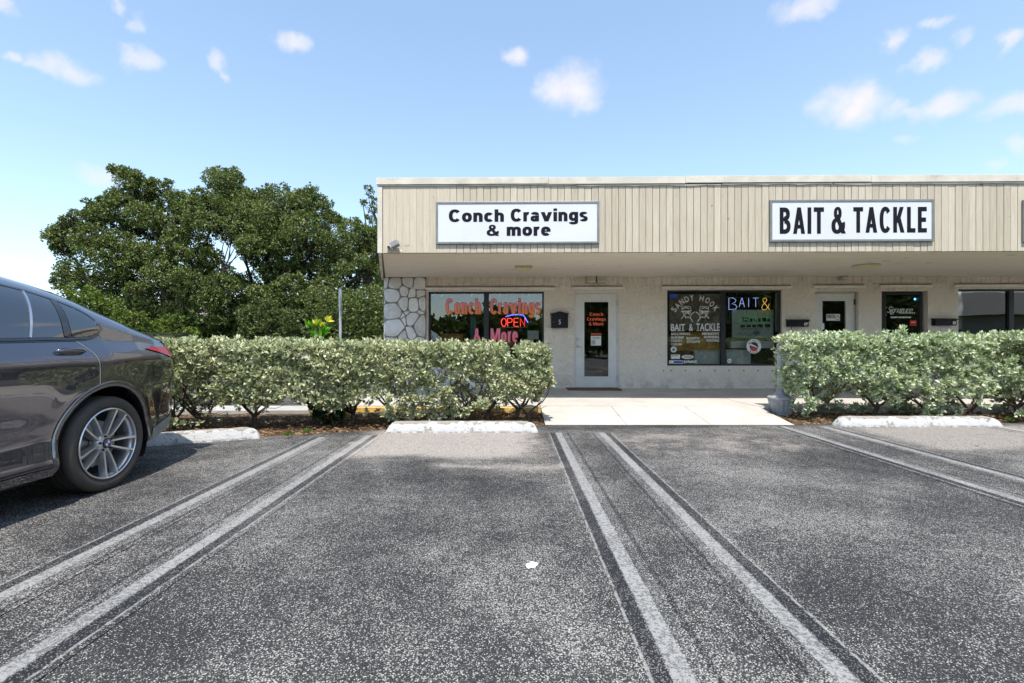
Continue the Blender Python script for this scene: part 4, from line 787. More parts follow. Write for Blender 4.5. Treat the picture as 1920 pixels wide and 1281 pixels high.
b = MB(); b.lathe([(.007, -.124), (.007, -.1155)], 10, (fU(1038, -.12), 0, fZ(1038, 604, -.12)), 'y'); b.build('lock', M['steel'], t, o)
def slimbox(label, px0, px1, py0, py1, num, n0, n1, hook=False):
    r = fo(px0, px1, py0, py1, -.12); o = ((r[0]+r[1])/2, 0, r[2]); t = fthing('mailbox', label, 'mailbox', *o); b = MB(); b.box(r[0], r[1], -.11, -.001, r[2], r[3]-.01, .005); b.build('body', M['black'], t, o)
    b = MB(); b.prism([(-.135, r[3]-.026), (-.135, r[3]-.014), (-.1, r[3]+.004), (-.0015, r[3]+.012), (-.0015, r[3]-.009), (-.112, r[3]-.009)], r[0]-.012, r[1]+.014, 'x'); b.build('lid', M['black'], t, o)
    b = MB(); text(b, num, fU(n0, -.12), fU(n1, -.12), fZ(n0, py1-2, -.12), fZ(n0, py1-8, -.12), -.1125, .03); b.build('number', M['vwhite'], t, o, fix=False)
    if hook: b = MB(); b.tube([(r[0]+.09, -.05, r[2]+.01), (r[0]+.09, -.05, r[2]-.07), (r[0]+.09, -.07, r[2]-.09)], .006, 5); b.build('newspaper_hook', M['black'], t, o)
slimbox('slim black wall mailbox numbered 6P left of the second white door', 1479.5, 1517.5, 599.5, 612.5, '6P', 1508, 1516, True); slimbox('slim black wall mailbox numbered 8 left of the third shop window', 1755, 1795, 597.5, 610.5, '8', 1787, 1793)
# door mat
u0, u1 = fU(1063, -.3), fU(1161, -.2); b = MB(); b.box(u0, u1, -.52, -.03, 0, .018, .006); m_ = tag(b.build('doormat', M['mat_']), 'brown coir doormat in front of the first white door', 'doormat'); put(m_, FW(0, 0, WZ+.0035), FA)
# fluted lamp post foot
lp = G(1466, 778, .03); t = thing('post_base', 'weathered grey fluted post on an urn-shaped foot at the left end of the right hedge', 'post', (lp.x, lp.y+.02, .02))
b = MB(); b.lathe([(.125, 0), (.125, .045), (.135, .055), (.135, .07)], 32); b.build('plinth', M['grey'], t, smooth=True)
b = MB(); b.lathe([(.135, .071), (.15, .13), (.172, .22), (.176, .235)], 64, flute=16, fl=.03); b.build('urn', M['grey'], t, smooth=True)
b = MB(); b.lathe([(.180, .236), (.19, .25), (.19, .27), (.17, .285), (.12, .30), (.085, .33), (.07, .36), (.062, .385), (.058, .39)], 40); b.build('rim', M['grey'], t, smooth=True)
b = MB(); b.lathe([(.052, .391), (.05, .9), (.047, 1.02)], 48, flute=12, fl=.05); b.build('shaft', M['grey'], t, smooth=True)
b = MB(); b.lathe([(.06, 1.021), (.062, 1.05), (.04, 1.075), (0, 1.08)], 24); b.build('cap', M['grey'], t, smooth=True)
# wheel stops
def stop(label, c, L, rz, chip):
    b = MB(); n = 40; w0, w1, h = .095, .06, .125; vs = []
    for i in range(n+1):
        x = -L/2+L*i/n; e = min(1, (i+.0)/(n*.02)) ; e0 = max(0, 1-min(x+L/2, L/2-x)/.09); hh = h*(1-.35*e0*e0)+.006*noise.noise((x*4, 0, chip))
        if chip and abs(x-(L/2-.08)) < .07: hh -= .022*(1-abs(x-(L/2-.08))/.07)
        for (y, z) in ((-w0, 0), (-w0*.98, hh*.25), (-w1-.008, hh*.93), (-w1+.014, hh), (w1-.014, hh), (w1+.008, hh*.93), (w0, 0)):
            q = noise.noise((x*9, y*9, z*9+chip))*.0035; vs.append((x+(-math.copysign(.065, x)*min(1, z/h)*max(0, 1-min(i, n-i)/2) if min(i, n-i) < 2 else 0), y+q, max(0, z+q*.8)))
    b.add(vs, [(i*7+j, i*7+(j+1) % 7, i*7+7+(j+1) % 7, i*7+7+j) for i in range(n) for j in range(7)]+[tuple(range(7))[::-1], tuple(n*7+j for j in range(7))])
    o = b.build('wheel_stop', M['stop'], smooth=40); tag(o, label, 'wheel stop', 'concrete wheel stops'); put(o, (*c, .0), rz)
a, c = G(722, 812), G(1009, 810); stop('white wheel stop in front of the left hedge at the middle stall', ((a.x+c.x)/2, a.y+.1), c.x-a.x, R(.3), 1)
a, c = G(1577, 801), G(1883, 801); stop('white wheel stop with a scuffed top in front of the right hedge', ((a.x+c.x)/2, a.y+.1), c.x-a.x, R(0), 3)
a, c = G(487, 823), G(276, 838); d_ = (a-c).normalized(); ang = math.atan2(d_.y, d_.x); cc = a-d_*.93+Vector((-math.sin(ang), math.cos(ang), 0))*.1; stop('white wheel stop partly shaded behind the dark car', (cc.x, cc.y), 1.86, ang, 5)
# litter on the asphalt
g = G(997, 1061); b = MB(); n = 18; vs = [(0, 0, .006)]
for i in range(n): a = 2*math.pi*i/n; rr = .026*(1+.25*math.sin(2*a+.6)+.15*math.sin(5*a)); vs.append((rr*math.cos(a), rr*math.sin(a)*1.5, .002+.004*random.random()))
b.add(vs, [(0, 1+i, 1+(i+1) % n) for i in range(n)]); o = tag(b.build('litter_scrap', M['litter'], fix=True), 'small white crumpled scrap lying on the asphalt in the middle stall', 'litter'); o.location = (g.x, g.y, .001)
# back of a road sign
sp = P3(636, HY, 11.5); t = thing('sign_post', 'thin grey metal sign post with narrow plate, seen beside the trees', 'sign post', (sp.x+.03, 11.5, 0))
zt = P3(636, 541, 11.5).z; z1 = P3(636, 580, 11.5).z; b = MB(); b.prism([(-.03, -.012), (-.012, -.028), (.012, -.028), (.03, -.012), (.012, -.018), (-.012, -.018)], 0, zt-.02); b.build('post', M['galv'], t)
b = MB(); b.box(-.005, .002, -.20, .20, -(zt-z1)/2, (zt-z1)/2, .0); o = b.build('sign_plate', M['galv'], t); o.location = (-.01, -.035, (zt+z1)/2); o.rotation_euler = (0, 0, R(24))
# ------------------------------------------------------------------ vegetation
def leaves(P, D, L, Wd, fold=.25, jit=1.):
    "P base points, D unit directions; four-point folded leaves"
    n = len(P); r = rng.normal(size=(n, 3)); s = np.cross(D, r); s /= np.linalg.norm(s, axis=1, keepdims=True)+1e-9; up = np.cross(s, D)
    L = L[:, None]; Wd = Wd[:, None]; mid = P+D*L*.55+up*L*.0
    V = np.empty((n, 4, 3)); V[:, 0] = P; V[:, 1] = mid+s*Wd*.5+up*Wd*fold; V[:, 2] = P+D*L-up*L*.08; V[:, 3] = mid-s*Wd*.5+up*Wd*fold
    b_ = (np.arange(n)*4)[:, None]; F = np.concatenate([b_+np.array([[0, 1, 2]]), b_+np.array([[0, 2, 3]])], 1).reshape(-1, 3)
    return V.reshape(-1, 3), F
def rosettes(C_, A_, k, Lm, Wm, spread=(.35, 1.25)):
    "k leaves round every centre C_ about axis A_"
    n = len(C_); C2 = np.repeat(C_, k, 0); A2 = np.repeat(A_, k, 0); N_ = n*k
    r = rng.normal(size=(N_, 3)); t = r-A2*(r*A2).sum(1, keepdims=True); t /= np.linalg.norm(t, axis=1, keepdims=True)+1e-9
    th = rng.uniform(*spread, N_)[:, None]; D = A2*np.cos(th)+t*np.sin(th)
    L = Lm*rng.uniform(.65, 1.25, N_); return leaves(C2+D*.004, D, L, L*(Wm/Lm)*rng.uniform(.8, 1.2, N_))
def unit(a): return a/(np.linalg.norm(a, axis=1, keepdims=True)+1e-9)
def vnoise(P, s, seed=0.): return np.array([noise.noise((p[0]*s+seed, p[1]*s, p[2]*s)) for p in P])
def hedge(label, ax, ay, bx, by, hw, top, bot, mat, dens, dz, trunks, seed, arch=None):
    rs = random.Random(seed); Lh = math.hypot(bx-ax, by-ay); ux, uy = (bx-ax)/Lh, (by-ay)/Lh; nx, ny = -uy, ux
    t = thing('hedge', label, 'hedge', (ax, ay, 0))
    pts = []; nrm = []
    area = Lh*(top-bot)*2+Lh*hw*2+hw*2*(top-bot)*2; n = int(area*dens)
    for i in range(n):
        q = rs.random()*area; s = rs.random()*Lh; h = bot+(top-bot)*rs.random(); w = (rs.random()*2-1)*hw
        if q < Lh*(top-bot): p, m_ = (s, -hw, h), (0, -1, .25)
        elif q < Lh*(top-bot)*2: p, m_ = (s, hw, h), (0, 1, .25)
        elif q < Lh*(top-bot)*2+Lh*hw*2: p, m_ = (s, w, top), (0, 0, 1)
        else: e = rs.random() < .5; p, m_ = ((0 if e else Lh), w, h), ((-1 if e else 1), 0, .3)
        dpt = abs(rs.gauss(0, .075)); lump = noise.noise((p[0]*1.6+seed, p[1]*2, p[2]*2.2))*.085+noise.noise((p[0]*6+seed, p[1]*6, p[2]*6))*.06
        hf = (p[2]-bot)/(top-bot)
        # rounded shoulders, and undercut towards the ground
        inset = .07*(max(0, hf-.85)/.15)**2  + .10*max(0, .3-hf)/.3
        x = p[0]-m_[0]*(dpt-lump+inset); y = p[1]-m_[1]*(dpt-lump+inset); z = p[2]-(m_[2] if m_[2] == 1 else 0)*(dpt-lump*.7)
        if m_[2] == 1:
            ed = max(0, abs(w)/hw-.78)/.22; z -= .05*ed*ed
        g = noise.noise((x*2.1+seed*3, y*2.1, z*2.6+5)); g2 = noise.noise((x*5.5+seed, y*5.5, z*5.5+9))
        low = max(0, .45-hf)/.45
        if g*.8+g2*.5 < -.25+low*.5: continue
        pts.append((x, y, z)); nrm.append((m_[0]+rs.gauss(0, .45), m_[1]+rs.gauss(0, .45), m_[2]+.25+rs.gauss(0, .45)))
    # inner filling
    for i in range(int(n*.12)):
        s = rs.random()*Lh; w = rs.uniform(-.7, .7)*hw; h = bot+.2+(top-bot-.25)*rs.random()**.7
        if noise.noise((s*2.1+seed*3, w*2.1, h*2.6+5)) < -.1: continue
        pts.append((s, w, h)); nrm.append((rs.gauss(0, 1), rs.gauss(0, 1), rs.gauss(.6, .8)))
    # sprigs above the cut and out of the ends
    tw = MB()
    for i in range(int(Lh*20)):
        s = rs.random()*Lh; w = rs.uniform(-.95, .95)*hw; hh = rs.uniform(.01, .06)*(1.8 if rs.random() < .07 else 1)
        pts.append((s, w, top+hh)); nrm.append((rs.gauss(0, .25), rs.gauss(0, .25), 1))
        tw.tube([(s, w, top-.08), (s, w, top+hh)], .0025, 3, False)
    if arch:
        for (s0, w0, z0, s1, w1_, z1) in arch:
            m_ = 7; tw.tube([(s0, w0, z0), ((s0+s1)/2, (w0+w1_)/2, (z0+z1)/2-.01), (s1, w1_, z1)], [.005, .004, .002], 4)
            for k in range(m_*2): a = .35+.65*k/(m_*2-1); pts.append((s0+(s1-s0)*a+rs.gauss(0, .012), w0+(w1_-w0)*a+rs.gauss(0, .015), z0+(z1-z0)*a+rs.gauss(0, .015))); nrm.append((s1-s0+rs.gauss(0, .15), w1_-w0+rs.gauss(0, .15), z1-z0+.1))
    P = np.array(pts); P[:, 2] += dz*(P[:, 0]/Lh)*np.clip(P[:, 2]/top, 0, 1); A = unit(np.array(nrm))
    B = np.array([[ux, uy, 0], [nx, ny, 0], [0, 0, 1]]); V, F = rosettes(P@B, A@B, 8, .064, .029)
    npmesh('foliage', V, F, mat, t)
    # stems
    for (s, w) in trunks:
        q = MB(); base = Vector((s, w, -.02)); forks = rs.randint(3, 5); f0 = base+Vector((rs.uniform(-.06, .06), rs.uniform(-.04, .04), rs.uniform(.10, .2)))
        r0 = rs.uniform(.026, .038); q.tube([base, base+Vector((rs.uniform(-.02, .02), 0, .05)), f0], [r0*1.3, r0, r0*.85], 7)
        for k in range(forks):
            a = rs.uniform(0, 6.28); L_ = rs.uniform(.2, .42); p = f0; pl = [p]; d = Vector((math.cos(a)*.95, math.sin(a)*.5, .8)).normalized()
            for j in range(4): p = p+d*(L_*.5)+Vector((rs.gauss(0, .02), rs.gauss(0, .02), 0)); p.z = min(p.z, top-.08); p.y = max(-hw*.8, min(hw*.8, p.y)); pl.append(p.copy()); d = (d+Vector((rs.gauss(0, .3), rs.gauss(0, .25), .25))).normalized()
            q.tube(pl, [r0*.6, r0*.45, r0*.33, r0*.22, r0*.12], 5)
            for m_ in range(3):
                p0 = pl[rs.randint(1, 3)]; d2 = Vector((rs.gauss(0, .8), rs.gauss(0, .6), rs.uniform(-.1, .7))).normalized(); e1 = p0+d2*.14; e2 = e1+(d2+Vector((0, 0, .4)))*.12; e2.y = max(-hw, min(hw, e2.y)); q.tube([p0, e1, e2], [r0*.2, r0*.14, r0*.07], 4)
        q.v = [tuple((Matrix(((ux, nx, 0), (uy, ny, 0), (0, 0, 1))))@Vector(v)) for v in q.v]; q.build('stem', M['twig'], t, smooth=60)
    tw.v = [tuple((Matrix(((ux, nx, 0), (uy, ny, 0), (0, 0, 1))))@Vector(v)) for v in tw.v]; tg = tw.build('twigs', M['twig'], t, fix=False); tg['kind'] = 'stuff'
    return t
hL = hedge('pale green variegated hedge behind the dark car and the middle wheel stop', -6.3, 5.72, .42, 6.93, .44, 1.125, .12, M['hedge'], 600, -.085,
  [(.6, 0), (1.5, .1), (2.1, .0), (2.52, .05), (3.1, -.05), (3.75, .12), (4.25, .05), (4.85, .1), (5.1, -.05), (5.62, .0), (6.05, .08), (6.45, .0), (6.62, -.1)], 3,
  arch=[(6.55, -.2, .42, 6.93, -.25, .60), (6.55, -.1, .6, 6.9, -.2, .78), (6.4, .2, 1.0, 6.7, .25, 1.10)])
hR = hedge('bright silver-green hedge on the right beside the fluted grey post', 3.98, 7.06, 10.6, 6.93, .42, 1.175, .09, M['hedgeR'], 600, 0.,
  [(.5, .1), (1.2, .0), (1.9, -.05), (2.6, .05), (3.3, .1), (3.7, .0), (4.3, -.05), (5.2, 0), (6.0, .1)], 11, arch=[(.1, -.2, 1.0, -.16, -.3, 1.03), (1.6, 0, 1.12, 1.62, 0, 1.27)])
# bed litter: dead leaves
P = []; 
for i in range(2600):
    if rng.random() < .55: x = rng.uniform(-6, .4); y = np.interp(x, [e[0] for e in EDGE], [e[1] for e in EDGE])+rng.uniform(-.03, 1.3)
    else: x = rng.uniform(3.9, 9); y = 6.6+.02*(x-4)+rng.uniform(-.03, .8)
    P.append((x, y, .05+.01*rng.random()))
P = np.array(P); D = unit(np.c_[rng.normal(size=(len(P), 2)), rng.normal(0, .12, len(P))]); V, F = leaves(P, D, rng.uniform(.03, .07, len(P)), rng.uniform(.015, .03, len(P)))
tag(npmesh('fallen_leaves', V, F, leafmat('dead_leaf', [(.10, .05, .025), (.22, .12, .05), (.34, .22, .11), (.12, .10, .05)], .1)), 'brown fallen leaves scattered on the mulch under both hedges', 'fallen leaves', kind='stuff')
# weeds at bed edge
def tuft(name, label, cat, x, y, n, L, mat, group=None, z=.03):
    P = np.tile([[0., 0., 0.]], (n, 1))+np.c_[rng.normal(0, L*.3, n), rng.normal(0, L*.2, n), np.zeros(n)]; D = unit(np.c_[rng.normal(0, .6, (n, 2)), rng.uniform(.5, 1.4, n)]); V, F = leaves(P, D, L*rng.uniform(.5, 1.2, n), L*.12*np.ones(n)); o = npmesh(name, V, F, mat); o.location = (x, y, z); return tag(o, label, cat, group)
for k, (px_, py_, lb) in enumerate(((575, 812, 'thin green weeds on the bed edge just right of the shaded wheel stop'), (540, 817, 'yellowish weeds at the right tip of the shaded wheel stop'), (1893, 789, 'green weeds at the right end of the scuffed wheel stop'), (1905, 783, 'taller grass weeds by the bed edge at the far right'))):
    g = G(px_, py_, .03); tuft('weed_tuft', lb, 'weeds', g.x, g.y, 60, .07, M['lime'])
# bright shoots beside the left hedge
def shoot(label, x, y, z0, zs, mats):
    t = thing('bright_shrub', label, 'shrub', (x, y, 0)); b = MB(); b.tube([(0, 0, 0), (.01, 0, z0*.6), (0, 0, zs)], [.014, .01, .005], 6); b.tube([(0, 0, z0), (-.05, .01, (z0+zs)/2), (-.08, 0, zs-.03)], [.008, .006, .004], 5); b.tube([(0, 0, z0+.05), (.07, 0, (z0+zs)/2), (.1, .0, zs-.12)], [.008, .006, .004], 5); b.build('stem', M['twig'], t, smooth=60)
    for (n_, mat, lo, hi, L) in mats:
        cs = []; ax = []
        for i in range(n_): h = random.uniform(lo, hi); cs.append((random.uniform(-.13, .13)*(h-z0)/(zs-z0)*1.2, random.gauss(0, .02), h)); ax.append((cs[-1][0]*4, random.gauss(0, .2), 1))
        V, F = rosettes(np.array(cs), unit(np.array(ax)), 5, L, L*.34, (.25, 1.05)); npmesh('leaf_cluster', V, F, mat, t)
g = P3(596, HY, 6.95); shoot('bright green and yellow leafy shoot rising above the left hedge', g.x, 6.95, 1.05, 1.42, [(15, M['croton'], 1.06, 1.33, .13), (7, M['cyel'], 1.32, 1.41, .10)])
g = G(603, 800, .03); t = thing('dark_green_shrub', 'low dark green bushy plant under the left hedge near the ground', 'shrub', (g.x, g.y+.25, .02))
n = 160; Pn = unit(rng.normal(size=(n, 3)))*rng.uniform(.5, 1, (n, 1))*np.array([.24, .18, .17])+np.array([0, 0, .2]); V, F = rosettes(Pn, unit(Pn-np.array([0, 0, .1])), 7, .06, .03); npmesh('foliage', V, F, leafmat('deep_green_leaf', [(.015, .05, .012), (.03, .09, .02), (.05, .12, .03)], .15), t); b = MB(); b.tube([(0, 0, 0), (.01, .01, .12), (0, 0, .25)], [.015, .012, .006], 6); b.build('stem', M['twig'], t)

# ---- trees
def inpoly(x, y, poly):
    r = False; j = len(poly)-1
    for i in range(len(poly)):
        xi, yi = poly[i]; xj, yj = poly[j]
        if (yi > y) != (yj > y) and x < (xj-xi)*(y-yi)/(yj-yi)+xi: r = not r
        j = i
    return r
def edged(x, y, poly):
    m_ = 1e9
    for i in range(len(poly)):
        ax, ay = poly[i]; bx, by = poly[(i+1) % len(poly)]; dx, dy = bx-ax, by-ay; t = max(0, min(1, ((x-ax)*dx+(y-ay)*dy)/(dx*dx+dy*dy))); m_ = min(m_, math.hypot(x-ax-t*dx, y-ay-t*dy))
    return m_
def make_tree(name, label, mat, Y, clumps, base, nleaf, leafL, trunkr=.2, group=None, cat='tree', spread=1.):
    "clumps: list of (x, y, z, r) world"
    t = thing(name, label, cat, (base[0], base[1], 0), group); rs = random.Random(len(clumps)); o = Vector((base[0], base[1], 0)); b = MB()
    cl = [(Vector(c[:3])-o, c[3]) for c in clumps]; zs_ = [c[0].z for c in cl]; zc = min(zs_)+.35*(max(zs_)-min(zs_)); fork = Vector((0, 0, max(.8, zc*.45)))
    b.tube([(0, 0, -.1), (.05, 0, fork.z*.5), tuple(fork)], [trunkr*1.4, trunkr, trunkr*.85], 9)
    # main limbs by sector, then twigs to every clump
    limbs = []; K = 9
    order = sorted(cl, key=lambda c: math.atan2(c[0].x, c[0].z-fork.z)); grp = [order[i*len(order)//K:(i+1)*len(order)//K] for i in range(K)]
    for g_ in grp:
        if not g_: continue
        m_ = sum((c[0] for c in g_), Vector())/len(g_); p = [fork, fork.lerp(m_, .35)+Vector((rs.gauss(0, .2), rs.gauss(0, .2), .25)), fork.lerp(m_, .7)+Vector((rs.gauss(0, .2), rs.gauss(0, .2), .15)), m_]
        b.tube(p, [trunkr*.6, trunkr*.42, trunkr*.28, trunkr*.15], 6)
        for c, r in g_:
            a = min([p[k].lerp(p[k+1], j/6) for k in range(3) for j in range(1, 7)], key=lambda q: (q-c).length+rs.random()*.9); mid = a.lerp(c, .5)+Vector((rs.gauss(0, .12), rs.gauss(0, .12), rs.uniform(-.1, .15))); b.tube([a, mid, c], [trunkr*.12, trunkr*.07, trunkr*.03], 4, False)
            for k in range(3): d = Vector((rs.gauss(0, 1), rs.gauss(0, 1), rs.gauss(.2, 1))).normalized(); b.tube([mid.lerp(c, .5), c+d*r*.8], [trunkr*.05, trunkr*.02], 3, False)
    b.build('trunk', M['bark'], t, smooth=60)
    w = np.array([c[1]**2 for c in cl]); w = w/w.sum(); Cs = []; As = []
    for (c, r), wi in zip(cl, w):
        k = max(12, int(nleaf*wi/4)); d = unit(rng.normal(size=(k, 3))); q = d*(rng.uniform(.15, 1, (k, 1))**.45)*r*np.array([1.12, 1.12, .78]); nn = vnoise(q+np.array(c), 3.4)
        keep = nn > -.06; q = q[keep]; d = d[keep]; Cs.append(q+np.array(c)); As.append(unit(d+np.array([0, 0, .5])+rng.normal(0, .5, q.shape)))
    V, F = rosettes(np.concatenate(Cs), np.concatenate(As), 4, leafL, leafL*.5, (.4, 1.4)); npmesh('crown', V, F, mat, t)
    return t
OUT = [(85,436),(125,407),(160,397),(152,377),(188,374),(214,352),(206,325),(216,309),(240,311),(262,320),(278,338),(300,335),(330,352),(352,362),(380,348),(384,318),(400,312),(430,318),(450,318),(455,338),(452,352),(480,354),(520,347),(560,354),(588,346),(612,372),(638,408),(672,410),(700,424),(730,440),(730,600),(730,655),(150,655),(140,600),(128,565),(100,535),(104,505),(112,490),(88,470)]
HOLE = [(430,478,24),(458,497,15),(400,455,13),(157,500,13),(385,437,9),(395,362,8),(480,520,10),(225,345,8),(620,430,7)]
def pxclumps(sel, Y, n, rmin, rmax, dep, sd):
    rs = random.Random(sd); out = []; tries = 0; s = FPX/Y
    while len(out) < n and tries < 40000:
        tries += 1; x = rs.uniform(80, 735); y = rs.uniform(300, 655)
        if not sel(x, y) or not inpoly(x, y, OUT): continue
        e = edged(x, y, OUT); r = rs.uniform(rmin, rmax)
        if e < 6: continue
        if e < r*s: r = max(.24, e/s*.96)
        if any(math.hypot(x-hx, y-hy) < hr*.8+r*s*.5 for hx, hy, hr in HOLE): continue
        if any((x-a)**2+(y-c)**2 < ((r+r2)*s*.33)**2 for a, c, r2, _ in out): continue
        d = dep*(1-math.exp(-e/70.)); out.append((x, y, r, rs.uniform(-d, d)))
    res = []
    for x, y, r, dy in out: k = (Y+dy); res.append(((x-960)/FPX*k, k, CAMH+(HY-y)/FPX*k, r))
    return res
Y1, Y2 = 19.5, 21.0
mid = lambda y: 440+.15*(y-400)
cA = pxclumps(lambda x, y: x < mid(y)+30, Y1, 235, .32, .85, 2.6, 1); cB = pxclumps(lambda x, y: x > mid(y)-10, Y2, 215, .32, .85, 2.6, 2)
tip = lambda L, Y: [((x-960)/FPX*Y, Y, CAMH+(HY-y)/FPX*Y, r) for x, y, r in L]
cA += tip([(218,316,.22),(232,322,.25),(246,320,.2),(256,330,.28),(270,345,.3),(288,345,.3),(315,345,.22),(190,376,.2),(205,378,.24),(170,400,.2),(140,402,.22),(128,412,.25),(108,430,.28),(96,440,.2),(108,460,.3),(110,545,.22),(120,555,.25),(240,350,.2),(222,362,.24),(160,392,.18),(95,455,.16)], Y1)
cB += tip([(395,322,.24),(408,318,.2),(440,322,.22),(452,335,.18),(425,330,.3),(590,352,.25),(575,356,.2),(612,380,.3),(500,352,.2),(530,350,.2),(640,414,.26),(668,416,.2)], Y2)
def gx(px_, Y): return (px_-960)/FPX*Y
make_tree('broadleaf_tree', 'large dark green spreading tree on the left, behind the car', M['tree'], Y1, cA, (gx(330, Y1), Y1), 330000, .098, .24)
make_tree('broadleaf_tree', 'large dark green tree between the spreading tree and the shop building', M['tree'], Y2, cB, (gx(505, Y2), Y2), 300000, .10, .24)
Y3 = 24.; cC = tip([(690,352,.16),(694,362,.2),(698,375,.24),(688,383,.22),(680,378,.14),(703,392,.3),(694,405,.25),(705,415,.35),(712,400,.3),(720,425,.5),(715,450,.6),(700,440,.45),(735,470,.7),(700,480,.7),(715,520,.8)], Y3)
make_tree('slim_tree', 'slim wispy tree top showing against the corner of the shop building', M['tree2'], Y3, cC, (gx(712, Y3), Y3), 11000, .11, .14)
def bush(label, L, Y, mat, n, name='bright_bush', leaf=.09, tr=.07): return make_tree(name, label, mat, Y, tip(L, Y), (gx(sum(a[0] for a in L)/len(L), Y), Y), n, leaf, tr, cat='bush')
bush('lime green sunlit bush below the left edge of the spreading tree', [(150,545,.35),(168,560,.45),(190,570,.5),(150,575,.4),(215,595,.5),(175,600,.55),(235,615,.5),(200,630,.55),(255,600,.4),(250,635,.5),(140,610,.4),(165,635,.5)], 16.2, M['lime'], 15000)
bush('lime green bush low in front of the large trees, left of the pale wall', [(300,610,.3),(325,600,.3),(320,625,.4),(350,628,.35),(285,628,.35)], 16.6, M['lime'], 7000)
bush('olive green bush in front of the trees, left of the bright shoot', [(470,590,.45),(495,580,.5),(520,590,.45),(485,610,.5),(515,615,.55),(545,600,.45),(550,625,.5),(470,625,.4)], 16.8, M['tree2'], 16000, 'olive_bush')
bush('dark bush filling the gap between the trees and the stone corner', [(600,560,.6),(620,590,.6),(650,570,.7),(680,590,.8),(700,560,.7),(640,620,.8),(690,630,.9),(705,600,.9),(715,640,.9)], 17.5, M['tree'], 26000, 'dark_bush')
# pale house seen through gaps in the trees
hs = thing('pale_house', 'pale low house glimpsed through gaps under the trees', 'house', (-16, 33, 0)); b = MB(); b.box(-9, 6, 0, 8, 0, 2.6); b.build('wall', M['housew'], hs)
b = MB(); b.prism([(-.6, 2.6), (8.6, 2.6), (4, 4.3)], -9.5, 6.5, 'x'); b.build('roof', M['houser'], hs)
for x in (-6, -1, 3): b = MB(); b.box(x, x+1.3, -.03, .01, .9, 2.0); b.build('window', M['bronze'], hs)
# distant greenery to the horizon, and what stands across the lot behind the viewer (seen in the glass)
def mass(name, label, x0, x1, y0, y1, h, n, mat, kindlabel='tree line'):
    k = n//4; P = np.c_[rng.uniform(x0, x1, k), rng.uniform(y0, y1, k), np.zeros(k)]; hh = h*(.72+.5*vnoise(P, .22)+.22*vnoise(P, .9)); P[:, 2] = rng.uniform(.03, 1, k)**.7*hh
    V, F = rosettes(P, unit(rng.normal(size=(k, 3))+np.array([0, 0, .5])), 4, .5, .32, (.3, 1.4)); return tag(npmesh(name, V, F, mat), label, kindlabel, kind='stuff')
mass('distant_trees', 'far-off green tree line along the horizon beyond the lot', -120, 120, 60, 75, 6, 26000, M['tree'])
mass('distant_trees', 'far-off green tree line at the left of the lot', -75, -60, -60, 60, 6.5, 14000, M['tree'])
mass('reflected_trees', 'row of trees across the lot, mirrored in the shop windows', -34, 5, -19, -16, 4.6, 28000, M['tree'])
mass('reflected_trees', 'taller trees across the lot, mirrored in the second shop window', 5, 30, -20, -16, 8.8, 60000, M['tree'])
hs = thing('pale_building', 'long pale building across the lot mirrored in the third shop window', 'building', (48, -26, 0)); b = MB(); b.box(-22, 12, -9, 0, 0, 3.6); b.build('wall', M['housew'], hs); b = MB(); b.prism([(-10, 3.6), (1.2, 3.6), (-4, 6.2)], -23, 13, 'x'); b.build('roof', M['roofing'], hs)
for x in range(-19, 10, 5): b = MB(); b.box(x, x+2, -.01, .04, 1, 2.4); b.build('window', M['bronze'], hs)
# ------------------------------------------------------------------ the parked car (rear towards the hedge)
CX, CY0 = -3.955, 4.80
car = thing('parked_car', 'dark grey-blue coupe SUV parked with its tail to the hedge at the left edge', 'car', (CX, CY0-2.4, 0))
CO = (CX, CY0-2.4, 0)
I = np.interp
def half(L): return I(L, [0, .03, .08, .15, .3, .5, .75, 1.1, 1.6, 3.0, 3.7, 4.1, 4.4, 4.6, 4.7, 4.76], [.56, .64, .70, .765, .845, .892, .925, .948, .955, .955, .95, .935, .885, .78, .66, .5])
def zbot(L): return I(L, [0, .3, .62, .9, 1.6, 3.3, 4.0, 4.5, 4.76], [.42, .36, .30, .27, .24, .22, .22, .24, .30])
def zbelt(L): return I(L, [0, .15, .4, .7, 1.0, 1.5, 2.2, 3.0, 3.6, 3.9, 4.3, 4.6, 4.76], [1.04, 1.07, 1.10, 1.125, 1.135, 1.13, 1.115, 1.09, 1.06, 1.02, .94, .84, .72])
TL = [0, .06, .12, .22, .43, .60, .80, 1.0, 1.2, 1.44, 1.76, 2.1, 2.5, 2.8, 3.1, 3.5, 3.8, 4.0, 4.3, 4.55, 4.7, 4.76]; TZ = [1.09, 1.155, 1.175, 1.19, 1.245, 1.315, 1.405, 1.483, 1.55, 1.605, 1.65, 1.67, 1.665, 1.64, 1.52, 1.3, 1.14, 1.1, 1.03, 0.93, 0.83, 0.76]
def ztop(L):
    h = 0
    for d in (-.08, -.04, 0, .04, .08): h += I(max(0, min(4.76, L+d)), TL, TZ)
    return h/5
WR, WF, WZc = 1.13, 3.99, .35; RA = .432
def lowS(L, z):
    "half width below the belt"
    w = half(L); zz = z
    prof = I(zz, [.22, .30, .38, .46, .56, .66, .76, .84, .90, .95, .985, 1.03, 1.08, 1.14], [-.045, -.012, -.022, -.036, -.030, -.016, -.004, .0, -.001, -.004, -.012, -.034, -.064, -.102])
    door = 1 if 1.35 < L < 3.6 else 0
    s = w+prof
    # character crease along the doors, haunch over the rear wheel, flared arches
    for c in (WR, WF):
        r = math.hypot(L-c, z-WZc); s += .018*math.exp(-((r-.47)/.10)**2)*(1 if z > .1 else 0)
    s += .012*math.exp(-((L-1.0)/.45)**2-((z-.97)/.07)**2)
    s += .010*math.exp(-((z-.52)/.05)**2)*(max(0, min(1, (L-1.5)/.9))**2)*(max(0, min(1, (3.7-L)/.9))**2)
    return s
